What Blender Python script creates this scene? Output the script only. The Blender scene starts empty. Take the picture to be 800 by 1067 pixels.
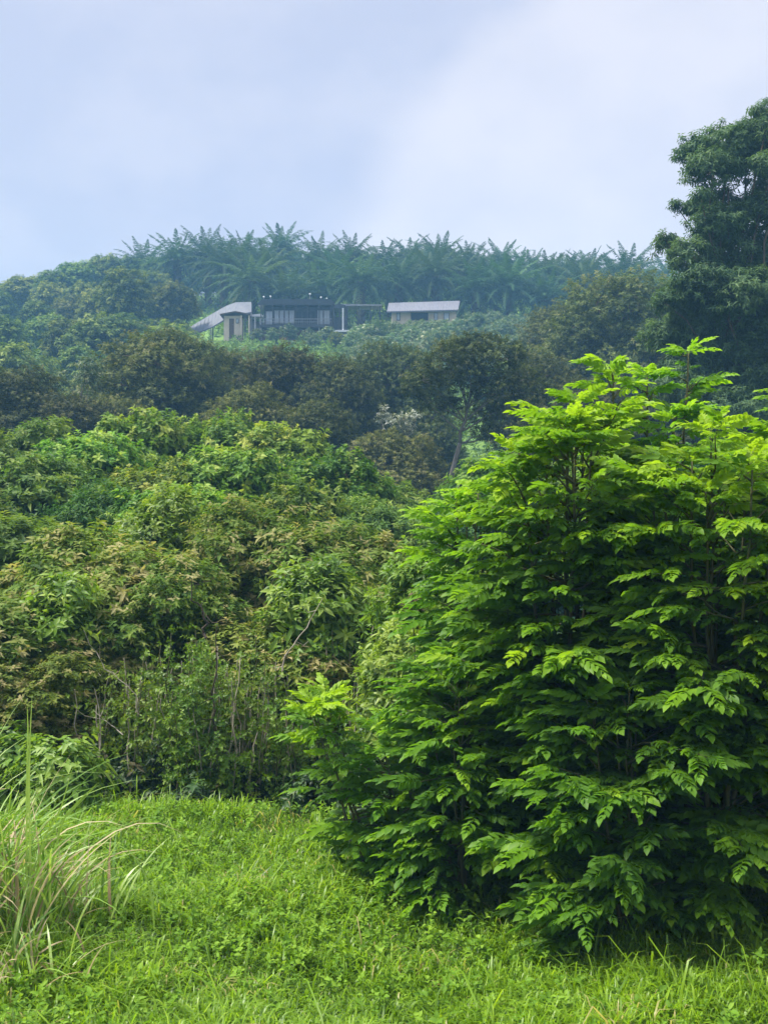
import bpy, math, random
import numpy as np
R_ = math.radians
sc = bpy.context.scene
col = sc.collection
RNG = np.random.default_rng(7)
CAMZ = 3.2
F = 1250.0          # focal length in photo pixels (photo 800x1067)

def at(px, py, Y):
    return ((px-400)/F*Y, Y, CAMZ+(533.5-py)/F*Y)

# ------------------------------------------------------------------ tagging
def tag(o, label=None, cat=None, group=None, kind=None):
    if label: o['label'] = label
    if cat: o['category'] = cat
    if group: o['group'] = group
    if kind: o['kind'] = kind
    return o
def empty(name, loc=(0,0,0), rz=0, **kw):
    o = bpy.data.objects.new(name, None); o.empty_display_size = .3
    o.location = loc; o.rotation_euler = (0,0,rz); col.objects.link(o)
    return tag(o, **kw)
def link(name, me, parent=None):
    o = bpy.data.objects.new(name, me); col.objects.link(o)
    if parent is not None: o.parent = parent
    return o
def copy_tree(o, parent=None):
    c = o.copy(); col.objects.link(c); c.parent = parent
    for ch in list(o.children): copy_tree(ch, c)
    return c

# ------------------------------------------------------------------ materials
def nt(mat):
    mat.use_nodes = True
    t = mat.node_tree; t.nodes.clear(); return t
def ramp_node(t, stops):
    r = t.nodes.new('ShaderNodeValToRGB')
    e = r.color_ramp.elements
    while len(e) > 1: e.remove(e[-1])
    e[0].position = stops[0][0]; e[0].color = (*stops[0][1], 1)
    for p, c in stops[1:]:
        k = e.new(p); k.color = (*c, 1)
    return r
def leaf_mat(name, stops, transl=.35, rough=.5, spec=.3, objvar=.12, tint=(1.25,1.25,.6)):
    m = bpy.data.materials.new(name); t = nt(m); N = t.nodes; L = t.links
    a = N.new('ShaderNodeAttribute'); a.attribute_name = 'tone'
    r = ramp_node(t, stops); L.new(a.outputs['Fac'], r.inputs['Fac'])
    oi = N.new('ShaderNodeObjectInfo')
    mr = N.new('ShaderNodeMapRange'); mr.inputs[3].default_value = 1-objvar; mr.inputs[4].default_value = 1+objvar
    L.new(oi.outputs['Random'], mr.inputs[0])
    hs = N.new('ShaderNodeHueSaturation'); L.new(mr.outputs[0], hs.inputs['Value']); L.new(r.outputs[0], hs.inputs['Color'])
    # hue shift per object
    mh = N.new('ShaderNodeMapRange'); mh.inputs[3].default_value = .5-objvar*.09; mh.inputs[4].default_value = .5+objvar*.09
    mu = N.new('ShaderNodeMath'); mu.operation='FRACT'; m10=N.new('ShaderNodeMath'); m10.operation='MULTIPLY'; m10.inputs[1].default_value=7.31
    L.new(oi.outputs['Random'], m10.inputs[0]); L.new(m10.outputs[0], mu.inputs[0]); L.new(mu.outputs[0], mh.inputs[0]); L.new(mh.outputs[0], hs.inputs['Hue'])
    p = N.new('ShaderNodeBsdfPrincipled'); p.inputs['Roughness'].default_value = rough
    p.inputs['Specular IOR Level'].default_value = spec
    L.new(hs.outputs[0], p.inputs['Base Color'])
    tr = N.new('ShaderNodeBsdfTranslucent')
    mt = N.new('ShaderNodeMix'); mt.data_type='RGBA'; mt.blend_type='MULTIPLY'; mt.inputs[0].default_value=1
    L.new(hs.outputs[0], mt.inputs[6]); mt.inputs[7].default_value = (*tint,1)
    L.new(mt.outputs[2], tr.inputs['Color'])
    mx = N.new('ShaderNodeMixShader'); mx.inputs[0].default_value = transl
    L.new(p.outputs[0], mx.inputs[1]); L.new(tr.outputs[0], mx.inputs[2])
    o = N.new('ShaderNodeOutputMaterial'); L.new(mx.outputs[0], o.inputs['Surface'])
    return m
def noise_mat(name, c1, c2, scale=5, rough=.85, bump=0, detail=6, stretch=(1,1,1), spec=.2, metal=0, c3=None, scale2=.3):
    m = bpy.data.materials.new(name); t = nt(m); N = t.nodes; L = t.links
    tc = N.new('ShaderNodeTexCoord'); mp = N.new('ShaderNodeMapping'); mp.inputs['Scale'].default_value = stretch
    L.new(tc.outputs['Object'], mp.inputs[0])
    n = N.new('ShaderNodeTexNoise'); n.inputs['Scale'].default_value = scale; n.inputs['Detail'].default_value = detail
    L.new(mp.outputs[0], n.inputs['Vector'])
    r = ramp_node(t, [(.33,c1),(.67,c2)]); L.new(n.outputs['Fac'], r.inputs['Fac'])
    out = r.outputs[0]
    if c3:
        n2 = N.new('ShaderNodeTexNoise'); n2.inputs['Scale'].default_value = scale2; n2.inputs['Detail'].default_value = 4
        L.new(mp.outputs[0], n2.inputs['Vector'])
        r2 = ramp_node(t, [(.45,(0,0,0)),(.6,(1,1,1))]); L.new(n2.outputs['Fac'], r2.inputs['Fac'])
        mx = N.new('ShaderNodeMix'); mx.data_type='RGBA'; L.new(r2.outputs[0], mx.inputs[0]); L.new(out, mx.inputs[6]); mx.inputs[7].default_value=(*c3,1)
        out = mx.outputs[2]
    p = N.new('ShaderNodeBsdfPrincipled'); p.inputs['Roughness'].default_value = rough; p.inputs['Metallic'].default_value = metal
    p.inputs['Specular IOR Level'].default_value = spec
    L.new(out, p.inputs['Base Color'])
    if bump:
        b = N.new('ShaderNodeBump'); b.inputs['Strength'].default_value = bump; b.inputs['Distance'].default_value=.05
        L.new(n.outputs['Fac'], b.inputs['Height']); L.new(b.outputs[0], p.inputs['Normal'])
    o = N.new('ShaderNodeOutputMaterial'); L.new(p.outputs[0], o.inputs['Surface'])
    return m
M = {}
M['ground'] = noise_mat('soil_and_ground_cover', (.035,.06,.015), (.07,.12,.02), .6, .95, .4, c3=(.13,.22,.04), scale2=.05)
M['bark'] = noise_mat('brown_bark', (.05,.038,.026), (.13,.10,.07), 6, .9, .6, stretch=(3,3,.6))
M['bark_pale'] = noise_mat('pale_bark', (.11,.10,.08), (.22,.20,.165), 5, .9, .5, stretch=(3,3,.6))
M['bark_green'] = noise_mat('green_stem', (.06,.075,.03), (.12,.11,.055), 9, .8, .3, stretch=(3,3,.6))
M['palm_bark'] = noise_mat('palm_trunk', (.04,.035,.028), (.11,.09,.065), 3, .95, .8)
# leaves: tone 0 = oldest/darkest leaf, 1 = youngest
M['pinnate'] = leaf_mat('pinnate_leaf', [(0,(.045,.105,.016)),(.42,(.092,.21,.02)),(.72,(.155,.31,.02)),(1,(.27,.43,.024))], .5, .5, .22, .06)
M['flush'] = leaf_mat('flushing_leaf', [(0,(.04,.075,.014)),(.4,(.10,.17,.020)),(.62,(.165,.22,.035)),(.8,(.23,.235,.07)),(1,(.31,.28,.12))], .4, .6, .12, .16)
M['midgreen'] = leaf_mat('mid_green_leaf', [(0,(.035,.08,.013)),(.5,(.095,.175,.022)),(.8,(.17,.26,.03)),(1,(.27,.32,.06))], .4, .55, .15, .28)
M['deepgreen'] = leaf_mat('deep_green_leaf', [(0,(.025,.065,.016)),(.5,(.06,.135,.024)),(.85,(.11,.20,.03)),(1,(.17,.25,.045))], .38, .55, .15, .24)
M['dark'] = leaf_mat('dark_olive_leaf', [(0,(.022,.036,.010)),(.5,(.070,.088,.019)),(.85,(.12,.14,.032)),(1,(.14,.14,.05))], .25, .6, .12, .32)
M['tallleaf'] = leaf_mat('tall_tree_leaf', [(0,(.024,.058,.024)),(.5,(.066,.132,.05)),(1,(.12,.20,.075))], .36, .55, .15, .1)  # leaf colours lightened and blued to put extra haze on the tree
M['hill'] = leaf_mat('hillside_leaf', [(0,(.026,.058,.012)),(.5,(.075,.13,.022)),(.85,(.14,.20,.03)),(1,(.20,.25,.045))], .28, .6, .12, .3)
M['palegreen'] = leaf_mat('pale_green_leaf', [(0,(.05,.10,.035)),(.6,(.10,.17,.06)),(.9,(.17,.24,.10)),(1,(.34,.36,.22))], .28, .5, .3, .2)
M['slope'] = leaf_mat('slope_grass', [(0,(.07,.13,.02)),(1,(.17,.28,.05))], .3, .6, .2, 0)
M['silver'] = leaf_mat('silvery_leaf', [(0,(.08,.11,.07)),(.5,(.22,.25,.19)),(1,(.50,.51,.45))], .2, .6, .2, .1)
M['palm'] = leaf_mat('palm_frond', [(0,(.014,.038,.016)),(.5,(.034,.078,.024)),(.9,(.065,.12,.032)),(1,(.11,.13,.045))], .3, .6, .12, .2)
M['vine'] = leaf_mat('vine_leaf', [(0,(.045,.10,.012)),(.55,(.13,.23,.022)),(1,(.26,.35,.05))], .42, .45, .3, .1)
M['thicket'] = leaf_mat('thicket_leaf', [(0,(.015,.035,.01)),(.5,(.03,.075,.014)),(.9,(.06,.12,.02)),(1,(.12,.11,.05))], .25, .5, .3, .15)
M['grass'] = leaf_mat('grass_blade', [(0,(.06,.13,.012)),(.5,(.19,.33,.018)),(.85,(.29,.43,.025)),(.94,(.33,.42,.05)),(1,(.40,.34,.15))], .5, .4, .35, 0)
M['weed'] = leaf_mat('weed_leaf', [(0,(.06,.13,.014)),(.5,(.14,.27,.022)),(1,(.24,.38,.04))], .4, .6, .12, 0)
M['tallgrass'] = leaf_mat('tall_grass_blade', [(0,(.09,.19,.03)),(.5,(.19,.33,.04)),(1,(.38,.50,.15))], .35, .38, .4, 0)
M['straw'] = leaf_mat('dry_grass_blade', [(0,(.26,.19,.09)),(1,(.55,.46,.27))], .3, .6, .2, 0, tint=(1,1,.9))
M['drygrey'] = leaf_mat('dry_stem', [(0,(.10,.07,.045)),(1,(.26,.19,.12))], .15, .7, .1, 0, tint=(1,1,1))
M['twig'] = noise_mat('bare_pale_twig', (.24,.20,.15), (.40,.35,.27), 9, .85, .3)
M['twig_dark'] = noise_mat('bare_dark_twig', (.035,.028,.02), (.08,.06,.045), 9, .85, .3)
M['roof_dark'] = noise_mat('dark_metal_roof', (.020,.026,.034), (.035,.042,.05), 2, .5, .1, stretch=(8,.3,1), spec=.4)
M['roof_grey'] = noise_mat('grey_sheet_roof', (.075,.08,.09), (.11,.115,.13), 1.2, .55, .1, stretch=(5,.3,1), spec=.4)
M['roof_pale'] = noise_mat('pale_sheet_roof', (.12,.12,.14), (.17,.17,.19), 1.2, .5, .1, stretch=(5,.3,1), spec=.4)
M['roof_brown'] = noise_mat('brown_roof', (.07,.05,.04), (.12,.085,.065), 3, .8, .1)
M['wall_tan'] = noise_mat('tan_plaster', (.56,.46,.34), (.68,.58,.45), 1.5, .9, .1)
M['wall_dark'] = noise_mat('dark_timber', (.035,.035,.04), (.07,.07,.075), 3, .7, .1)
M['wall_grey'] = noise_mat('grey_plaster', (.22,.22,.23), (.32,.32,.33), 2, .9, .1)
M['white'] = noise_mat('white_paint', (.68,.68,.68), (.8,.8,.8), 3, .6, 0)
M['glass'] = noise_mat('pale_window_glass', (.30,.34,.38), (.42,.46,.50), 1.5, .12, 0, spec=.8)
M['opening'] = noise_mat('dim_interior', (.02,.022,.026), (.035,.036,.04), 2, .9, 0)
M['brown'] = noise_mat('dry_brown', (.07,.045,.03), (.16,.10,.065), 20, .9, .5)

# ------------------------------------------------------------------ numpy mesh building
def mesh_from(name, V, faces_list, mats, mat_idx=None, tone=None, smooth=False):
    """faces_list: list of int arrays (n,k) ; concatenated in order"""
    me = bpy.data.meshes.new(name)
    V = np.asarray(V, np.float32)
    loops = np.concatenate([f.reshape(-1) for f in faces_list]).astype(np.int32)
    counts = np.concatenate([np.full(len(f), f.shape[1], np.int32) for f in faces_list])
    starts = np.zeros(len(counts), np.int32); starts[1:] = np.cumsum(counts)[:-1]
    me.vertices.add(len(V)); me.vertices.foreach_set('co', V.ravel())
    me.loops.add(len(loops)); me.loops.foreach_set('vertex_index', loops)
    me.polygons.add(len(counts)); me.polygons.foreach_set('loop_start', starts)
    try: me.polygons.foreach_set('loop_total', counts)
    except Exception: pass
    if smooth: me.polygons.foreach_set('use_smooth', np.ones(len(counts), bool))
    for m in mats: me.materials.append(m)
    if mat_idx is not None: me.polygons.foreach_set('material_index', np.asarray(mat_idx, np.int32))
    if tone is not None:
        at_ = me.attributes.new('tone', 'FLOAT', 'POINT'); at_.data.foreach_set('value', np.clip(tone,0,1).astype(np.float32))
    me.update(calc_edges=True); me.validate()
    return me

class Geo:            # collects tubes and boxes
    def __init__(s): s.v=[]; s.f=[]; s.n=0
    def add(s, V, Fs):
        s.v.append(np.asarray(V,float)); s.f += [tuple(int(i)+s.n for i in f) for f in Fs]; s.n += len(V)
    def box(s, x0,x1,y0,y1,z0,z1):
        V=[(x,y,z) for z in (z0,z1) for y in (y0,y1) for x in (x0,x1)]
        s.add(V, [(0,2,3,1),(4,5,7,6),(0,1,5,4),(2,6,7,3),(0,4,6,2),(1,3,7,5)])
    def prism(s, pts, y0, y1):      # polygon in xz, extruded along y
        n=len(pts); V=[(x,y0,z) for x,z in pts]+[(x,y1,z) for x,z in pts]
        s.add(V, [tuple(range(n)), tuple(range(2*n-1,n-1,-1))]+[(i,i+n,(i+1)%n+n,(i+1)%n) for i in range(n)])
    def tube(s, pts, rad, k=6):
        P=np.asarray(pts,float); n=len(P); rad=np.broadcast_to(np.asarray(rad,float),(n,))
        T=np.gradient(P,axis=0); T/=np.linalg.norm(T,axis=1)[:,None]+1e-9
        ref=np.array([0.,0,1]) if abs(T[0,2])<.9 else np.array([1.,0,0])
        a=np.arange(k)/k*2*np.pi; V=[]
        for i in range(n):
            u=np.cross(T[i],ref); u/=np.linalg.norm(u)+1e-9; w=np.cross(T[i],u); ref=np.cross(u,T[i]) 
            V.append(P[i]+rad[i]*(np.cos(a)[:,None]*u+np.sin(a)[:,None]*w))
        V=np.concatenate(V); Fs=[]
        for i in range(n-1):
            for j in range(k):
                Fs.append((i*k+j,i*k+(j+1)%k,(i+1)*k+(j+1)%k,(i+1)*k+j))
        Fs.append(tuple(range(k-1,-1,-1))); Fs.append(tuple((n-1)*k+j for j in range(k)))
        s.add(V,Fs)
    def build(s, name, mat, parent=None, smooth=False):
        me=bpy.data.meshes.new(name); me.from_pydata(np.concatenate(s.v).tolist(),[],s.f)
        me.materials.append(mat)
        if smooth: me.polygons.foreach_set('use_smooth',np.ones(len(me.polygons),bool))
        me.update(); return link(name,me,parent)

def norm(a): return a/(np.linalg.norm(a,axis=-1,keepdims=True)+1e-9)
def frames(axis, rng, roll=None, up=None):
    """rotation matrices (N,3,3) whose columns are X,Y,Z ; Z = axis. up: Y tries to be horizontal"""
    Z=norm(axis); N=len(Z)
    if up is not None:
        X=np.cross(np.broadcast_to(up,(N,3)),Z); bad=np.linalg.norm(X,axis=1)<1e-3; X[bad]=(1,0,0); X=norm(X)
    else:
        r=rng.normal(size=(N,3)); X=norm(np.cross(r,Z))
    Y=np.cross(Z,X)
    if roll is not None:
        c,s=np.cos(roll)[:,None],np.sin(roll)[:,None]; X,Y=c*X+s*Y,-s*X+c*Y
    return np.stack([X,Y,Z],axis=2)

def leaf_shape(l, w, fold=.25, hi=False, bend=.15):
    """leaf along +Y, flat in XY, folded, bending to -Z. returns V, faces(list of tuples)"""
    if not hi:
        V=np.array([(0,0,0),(-w/2,l*.42,w*fold-bend*l*.2),(0,l,-bend*l),(w/2,l*.42,w*fold-bend*l*.2)]); return V,[(0,1,2),(0,2,3)]
    V=np.array([(0,0,0),(-w*.42,l*.25,w*fold-bend*l*.05),(0,l*.25,-bend*l*.05),(w*.42,l*.25,w*fold-bend*l*.05),
                (-w*.45,l*.62,w*fold-bend*l*.4),(0,l*.62,-bend*l*.4),(w*.45,l*.62,w*fold-bend*l*.4),(0,l,-bend*l)])
    return V,[(0,1,2),(0,2,3),(1,4,5),(1,5,2),(2,5,6),(2,6,3),(4,7,5),(5,7,6)]

def rotx(a): c,s=math.cos(a),math.sin(a); return np.array([[1,0,0],[0,c,-s],[0,s,c]])
def rotz(a): c,s=math.cos(a),math.sin(a); return np.array([[c,-s,0],[s,c,0],[0,0,1]])
def roty(a): c,s=math.cos(a),math.sin(a); return np.array([[c,0,s],[0,1,0],[-s,0,c]])

def shoot_template(rng, n=9, L=.2, leaf=.14, w=.045, lift=(20,60), hi=False, bend=.3):
    """twig along +Z with n leaves round it. returns V, F(tris), leaf tone"""
    Vs=[];Fs=[];T=[];k=0
    for i in range(n):
        t=i/max(1,n-1); l=leaf*rng.uniform(.7,1.15)
        V,Fc=leaf_shape(l,w*rng.uniform(.8,1.2),.2,hi,bend*rng.uniform(.5,1.6))
        el=math.radians(lift[0]+(lift[1]-lift[0])*t+rng.uniform(-15,15))
        V=V@roty(rng.uniform(-.5,.5)).T@rotx(el).T@rotz(i*2.4+rng.uniform(-.4,.4)).T+np.array([0,0,t*L])
        Vs.append(V);Fs+=[tuple(a+k for a in f) for f in Fc];k+=len(V); T.append(np.full(len(V),rng.uniform(-.1,.1)+.10*t))
    return np.concatenate(Vs),np.array(Fs,int),np.concatenate(T)

def pinnate_template(rng, pairs=8, L=.38, leaf=.095, w=.034, droop=.35):
    """compound leaf along +Y in XY plane, up = +Z, arching down"""
    Vs=[];Fs=[];T=[];k=0
    def curve(t): return np.array([0,L*t*(1-.12*t),-droop*L*t*t+.08*L*t])
    # rachis strip
    m=5; V=[]
    for i in range(m):
        c=curve(i/(m-1)); V+= [c+np.array([-.0022,0,0]),c+np.array([.0022,0,0])]
    Vs.append(np.array(V)); Fs+=[(2*i,2*i+1,2*i+3) for i in range(m-1)]+[(2*i,2*i+3,2*i+2) for i in range(m-1)]; k=2*m; T.append(np.full(2*m,.1))
    for i in range(pairs):
        t=.16+.80*i/(pairs-1); c=curve(t); size=(.72+.5*math.sin(math.pi*min(1,t*1.05)))*.82
        for sd in (-1,1):
            l=leaf*size*rng.uniform(.85,1.12)
            V,Fc=leaf_shape(l,w*size*rng.uniform(.9,1.15),.16,True,.28*rng.uniform(.3,1.6))
            ang=math.radians(62-26*t+rng.uniform(-9,9))
            V=V@roty(rng.uniform(-.35,.35)+sd*.25).T@rotx(math.radians(rng.uniform(-22,8))).T@rotz(-sd*ang).T+c
            Vs.append(V);Fs+=[tuple(a+k for a in f) for f in Fc];k+=len(V);T.append(np.full(len(V),rng.uniform(-.07,.07)+.10*t))
    c=curve(1.0)
    V,Fc=leaf_shape(leaf*.85,w*.95,.16,True,.25); V=V@rotx(-.22).T+c
    Vs.append(V);Fs+=[tuple(a+k for a in f) for f in Fc];T.append(np.full(len(V),.12))
    return np.concatenate(Vs),np.array(Fs,int),np.concatenate(T)

def scatter(name, templates, pos, rot, scale, tone, mat, rng, droop=0.):
    """instances of template meshes merged in one mesh"""
    V_all=[];F_all=[];T_all=[];k=0
    which=rng.integers(0,len(templates),len(pos))
    for ti,(tv,tf,tt) in enumerate(templates):
        ix=np.where(which==ti)[0]
        if not len(ix): continue
        v=np.einsum('nij,vj->nvi',rot[ix],tv)*scale[ix][:,None,None]
        if droop:
            d2=(v**2).sum(-1); v[:,:,2]-=droop*d2/(scale[ix][:,None]*.35)
        v=v+pos[ix][:,None,:]
        n,m=len(ix),len(tv)
        f=tf[None]+(np.arange(n)*m)[:,None,None]+k
        V_all.append(v.reshape(-1,3));F_all.append(f.reshape(-1,3));T_all.append((tt[None]+tone[ix][:,None]).reshape(-1));k+=n*m
    return mesh_from(name,np.concatenate(V_all),[np.concatenate(F_all)],[mat],tone=np.concatenate(T_all))

# ------------------------------------------------------------------ ground
YS=np.array([-80,0,6,12.2,13.6,19,30,50,70,85,110,140,150,163,195,230,300,420,700.])
ZS=np.array([-.5,0,0,0.05,-.3,-1.1,-1.6,-1.2,0.6,3.5,12.0,21.5,24.2,27.0,38.5,39,30,18,10.])
def gz(x,y):
    x=np.asarray(x,float); y=np.asarray(y,float)
    z=np.interp(y,YS,ZS)
    a=np.clip((y-70)/110,0,1)            # hill narrows and drops to the sides
    az=x/np.maximum(y,40)*195            # lateral coordinate at the crest
    prof=np.interp(az,[-400,-160,-66,-45,-25,-8,20,42,58,80,160,400],[-30,-14,-3.6,-1.2,0,.4,0,-1.0,-2.6,-4.5,-12,-26])
    z=z+a*prof
    z=z+.06*np.sin(x*1.3+.5*y)*np.clip((14-y)/4,0,1)+.05*np.sin(y*2.1-x*.7)*np.clip((14-y)/4,0,1)
    z=z+.5*np.sin(x*.09+1)*np.sin(y*.07)*np.clip((y-30)/40,0,1)
    # terrace for the houses
    w=np.exp(-((y-153)/6.0)**4)*np.clip((22-np.abs(x+6))/6,0,1)
    return z*(1-w)+w*24.6
def g1(x,y): return float(gz(x,y))
def add_ground():
    gx=np.unique(np.concatenate([np.linspace(-260,-90,12),np.linspace(-90,90,91),np.linspace(90,260,12),np.linspace(-12,12,61)]))
    gy=np.unique(np.concatenate([np.linspace(-60,0,9),np.linspace(0,16,54),np.linspace(16,60,45),np.linspace(60,230,120),np.linspace(230,340,12)]))
    X,Y=np.meshgrid(gx,gy); Z=gz(X,Y)
    V=np.stack([X,Y,Z],-1).reshape(-1,3); nx,ny=len(gx),len(gy)
    i=np.arange(ny-1)[:,None]*nx+np.arange(nx-1)[None]; i=i.ravel()
    me=mesh_from('ground',V,[np.stack([i,i+1,i+nx+1,i+nx],1)],[M['ground']],smooth=True)
    o=link('ground',me); tag(o,'rough green ground rising to a wooded hill','ground',kind='structure')
add_ground()

# ------------------------------------------------------------------ trees
def curved(p0,p1,rng,n=6,sag=.12,up=.0):
    p0=np.array(p0,float);p1=np.array(p1,float);t=np.linspace(0,1,n)[:,None]
    d=np.linalg.norm(p1-p0); off=rng.normal(size=3)*sag*d
    P=p0*(1-t)+p1*t+np.sin(t*np.pi)*off*.6; P[:,2]+=up*d*np.sin(t[:,0]*np.pi)*.5
    P[1:-1]+=rng.normal(size=(n-2,3))*d*.02
    return P

def gen_lobes(rng,h,R,base,n,lr,flat=.75,Ry=None):
    """lobes covering a rounded crown between base and h"""
    L=[];cz=(h+base)/2+ (h-base)*.06; hz=(h-base)/2
    Ry=Ry or R
    for i in range(n):
        u=1-1.65*(i+.5)/n; ph=i*2.39996+rng.uniform(-.35,.35)
        s=math.sqrt(max(0,1-u*u)); k=rng.uniform(.72,1.0)
        r=lr*rng.uniform(.7,1.25)
        L.append((math.cos(ph)*s*(R-r*.75)*k,math.sin(ph)*s*(Ry-r*.75)*k,cz+u*(hz-r*flat*.8)*rng.uniform(.85,1.03),r,r*flat))
    for i in range(max(2,n//4)):     # inner mass
        L.append((rng.normal()*R*.2,rng.normal()*Ry*.2,cz+rng.uniform(-.4,.3)*hz,lr*1.2,lr*1.1))
    return L

def broad_tree(name,rng,lobes,density,templates,mat,bark,trunk_r,droop=0.,size=1.,tone0=.35,tone_sp=.18,tip=.25,base=(0,0),young_frac=0.,trunk_lean=.06,limbs=True,parent=None,top_gain=.0,fork=.35):
    """root empty with trunk (with its limbs) and crown. lobes in local coordinates, z up from 0"""
    root=parent or empty(name)
    lob=np.array(lobes); top=lob[:,2].max(); cen=lob[:,:2].mean(0)
    g=Geo()
    ft=max(.15,fork)*top; fx=np.array([cen[0]*.5,cen[1]*.5,ft])
    P=curved((base[0],base[1],-.6),fx,rng,6,trunk_lean*.6); n=len(P)
    g.tube(P,np.linspace(trunk_r*1.15,trunk_r*.78,n),8)
    hub=curved(fx,(cen[0],cen[1],top*.86),rng,6,.05); g.tube(hub,np.linspace(trunk_r*.74,trunk_r*.15,6),7)
    pos=[];ax=[];tn=[];sz=[]
    for (x,y,z,r,rz) in lobes:
        c=np.array([x,y,z])
        if limbs:
            s=hub[min(4,max(0,int((z/top-.35)*5+rng.uniform(-1,1))))] if z>ft*1.1 else fx
            Lb=curved(s,c,rng,6,.08,.12); g.tube(Lb,np.linspace(trunk_r*.34,trunk_r*.08,6),5)
        area=4*math.pi*((r*r+r*rz+r*rz)/3)
        m=max(6,int(area*density))
        d=norm(rng.normal(size=(m*2,3))); keep=(d[:,2]>-.35)|(rng.random(m*2)<.3); d=d[keep][:m]
        bump=1+.16*np.sin(d[:,0]*5+x*3)*np.sin(d[:,1]*5+z*2)+.12*np.sin(d[:,2]*9+y)
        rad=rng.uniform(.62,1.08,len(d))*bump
        p=c+d*np.array([r,r,rz])*rad[:,None]
        pos.append(p); o=norm(p-np.array([cen[0],cen[1],top*.35]))
        ax.append(norm(d*.75+o*.35+np.array([0,0,.35])+rng.normal(size=d.shape)*.3))
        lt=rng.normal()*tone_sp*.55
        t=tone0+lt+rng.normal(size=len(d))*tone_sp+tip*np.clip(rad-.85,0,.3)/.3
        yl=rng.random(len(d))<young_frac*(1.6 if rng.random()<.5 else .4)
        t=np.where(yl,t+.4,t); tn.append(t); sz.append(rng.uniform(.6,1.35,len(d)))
        if limbs:
            for j in rng.integers(0,len(d),min(7,len(d))): g.tube([c,(c+p[j])/2+rng.normal(size=3)*r*.06,p[j]],[trunk_r*.09,trunk_r*.06,trunk_r*.03],4)
    pos=np.concatenate(pos);ax=np.concatenate(ax);tn=np.concatenate(tn);sz=np.concatenate(sz)*size
    tr=g.build('trunk',bark,root,True)
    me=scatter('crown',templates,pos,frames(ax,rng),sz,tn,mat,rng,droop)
    link('crown',me,root)
    return root

def place(root,x,y,z=None,rz=0,s=1.,sz=None):
    root.location=(x,y,g1(x,y) if z is None else z); root.rotation_euler=(0,0,rz); root.scale=(s,s,sz or s); return root

r0=np.random.default_rng(11)
T_near=[shoot_template(r0,10,.15,.115,.040,(0,65),True,.35) for _ in range(4)]     # drooping lanceolate
T_mid=[shoot_template(r0,11,.2,.17,.075,(5,65),True,.3) for _ in range(4)]
T_dark=[shoot_template(r0,10,.26,.19,.085,(10,60),False,.3) for _ in range(4)]
T_far=[shoot_template(r0,9,.45,.38,.19,(10,60),False,.3) for _ in range(4)]
T_small=[shoot_template(r0,7,.12,.052,.034,(10,60),False,.2) for _ in range(4)]
T_thick=[shoot_template(r0,9,.2,.11,.05,(0,60),False,.3) for _ in range(4)]
T_tall=[shoot_template(r0,11,.28,.19,.07,(-25,45),False,.5) for _ in range(4)]

# --- hillside and valley trees --------------------------------------------------------
def grp(roots_fn, nvar): return [roots_fn(i) for i in range(nvar)]

# dark olive valley trees, full size about 13 m
def dark_var(i):
    rng=np.random.default_rng(100+i)
    lob=gen_lobes(rng,13,[4.6,4.0,5.0,4.2][i],[3.4,4.6,3.0,3.6][i],[24,20,28,22][i],[1.5,1.35,1.5,1.6][i],.7)
    return broad_tree('valley_tree',rng,lob,11,T_dark,M['dark'],M['bark'],.28,.25,1.0,.42,.22,.25,fork=.3)
DV=grp(dark_var,4)
DSPEC=[ # px, top py, Y, scale_xy, label
 (168,346,68,1.06,0,'broad dark olive tree with a rounded dome, below the grey sloping roof'),
 (296,363,72,.92,1,'dark olive tree just below the lawn of the long dark house'),
 (236,368,76,.84,2,'shadowed dark tree between the rounded dome and the house lawn trees'),
 (352,374,70,.80,3,'dark olive tree below the porch of the dark house'),
 (412,360,76,.86,0,'dark tree crown rising just left of the tallest mid valley tree'),
 (565,372,70,.84,1,'dark tree leaning behind the top of the bright pinnate tree'),
 (650,291,82,1.26,2,'big hazy olive crown standing left of the tall tree at the frame edge'),
 (586,318,92,.98,3,'hazy olive tree behind the big crown beside the pale saplings'),
 (735,352,78,1.05,1,'dim olive tree partly hidden behind the tall edge tree'),
 (18,388,60,.92,3,'very dark low tree at the left frame edge above the green canopy'),
 (75,415,58,.72,1,'low dark brownish tree under the pale green fronds'),
 (-45,372,66,.95,0,'dark valley tree cut off by the left frame edge'),
 (120,418,60,.66,2,'small dark tree at the foot of the rounded dome tree'),
 (262,405,60,.72,3,'low dark tree in front of the house-side valley trees'),
 (330,420,58,.66,1,'low shadowed tree behind the centre of the green canopy'),
 (400,452,57,.7,2,'small dark tree under the whitish leaves'),
 (505,488,50,.60,3,'deep green young tree at the foot of the pale trunk'),
 (438,425,72,.66,0,'dark shrubby tree right of the whitish leaves'),
 (600,400,60,.80,2,'dark tree seen between the bright shrub tops'),
 (845,330,72,1.1,3,'dark valley tree beyond the right frame edge'),
 (700,410,60,.8,0,'dark thick tree behind the tallest leader shoot'),
 (800,400,58,.85,1,'dark tree low behind the right frame edge shrub'),
]
def crown_top(root):
    c=[o for o in bpy.data.objects if o.parent is root and o.name.startswith('crown')][0]
    n=len(c.data.vertices); a=np.empty(n*3,np.float32); c.data.vertices.foreach_get('co',a); z=a.reshape(-1,3)[:,2]
    return float(np.percentile(z,99.6))
HT={}
def place_top(root,px,py,Y,sxy,H,rz):
    k=root.name.split('.')[0]+str(id(H)) if False else None
    m=[o for o in col.objects if o.parent is root and o.name.startswith('crown')][0].data.name
    if m not in HT: HT[m]=crown_top(root)
    H=HT[m]
    x,_,zt=at(px,py,Y); zb=g1(x,Y); h=max(2.,zt-zb); root.location=(x,Y,zb); root.rotation_euler=(0,0,rz)
    root.scale=(sxy,sxy,h/H); return root
used=set()
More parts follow.
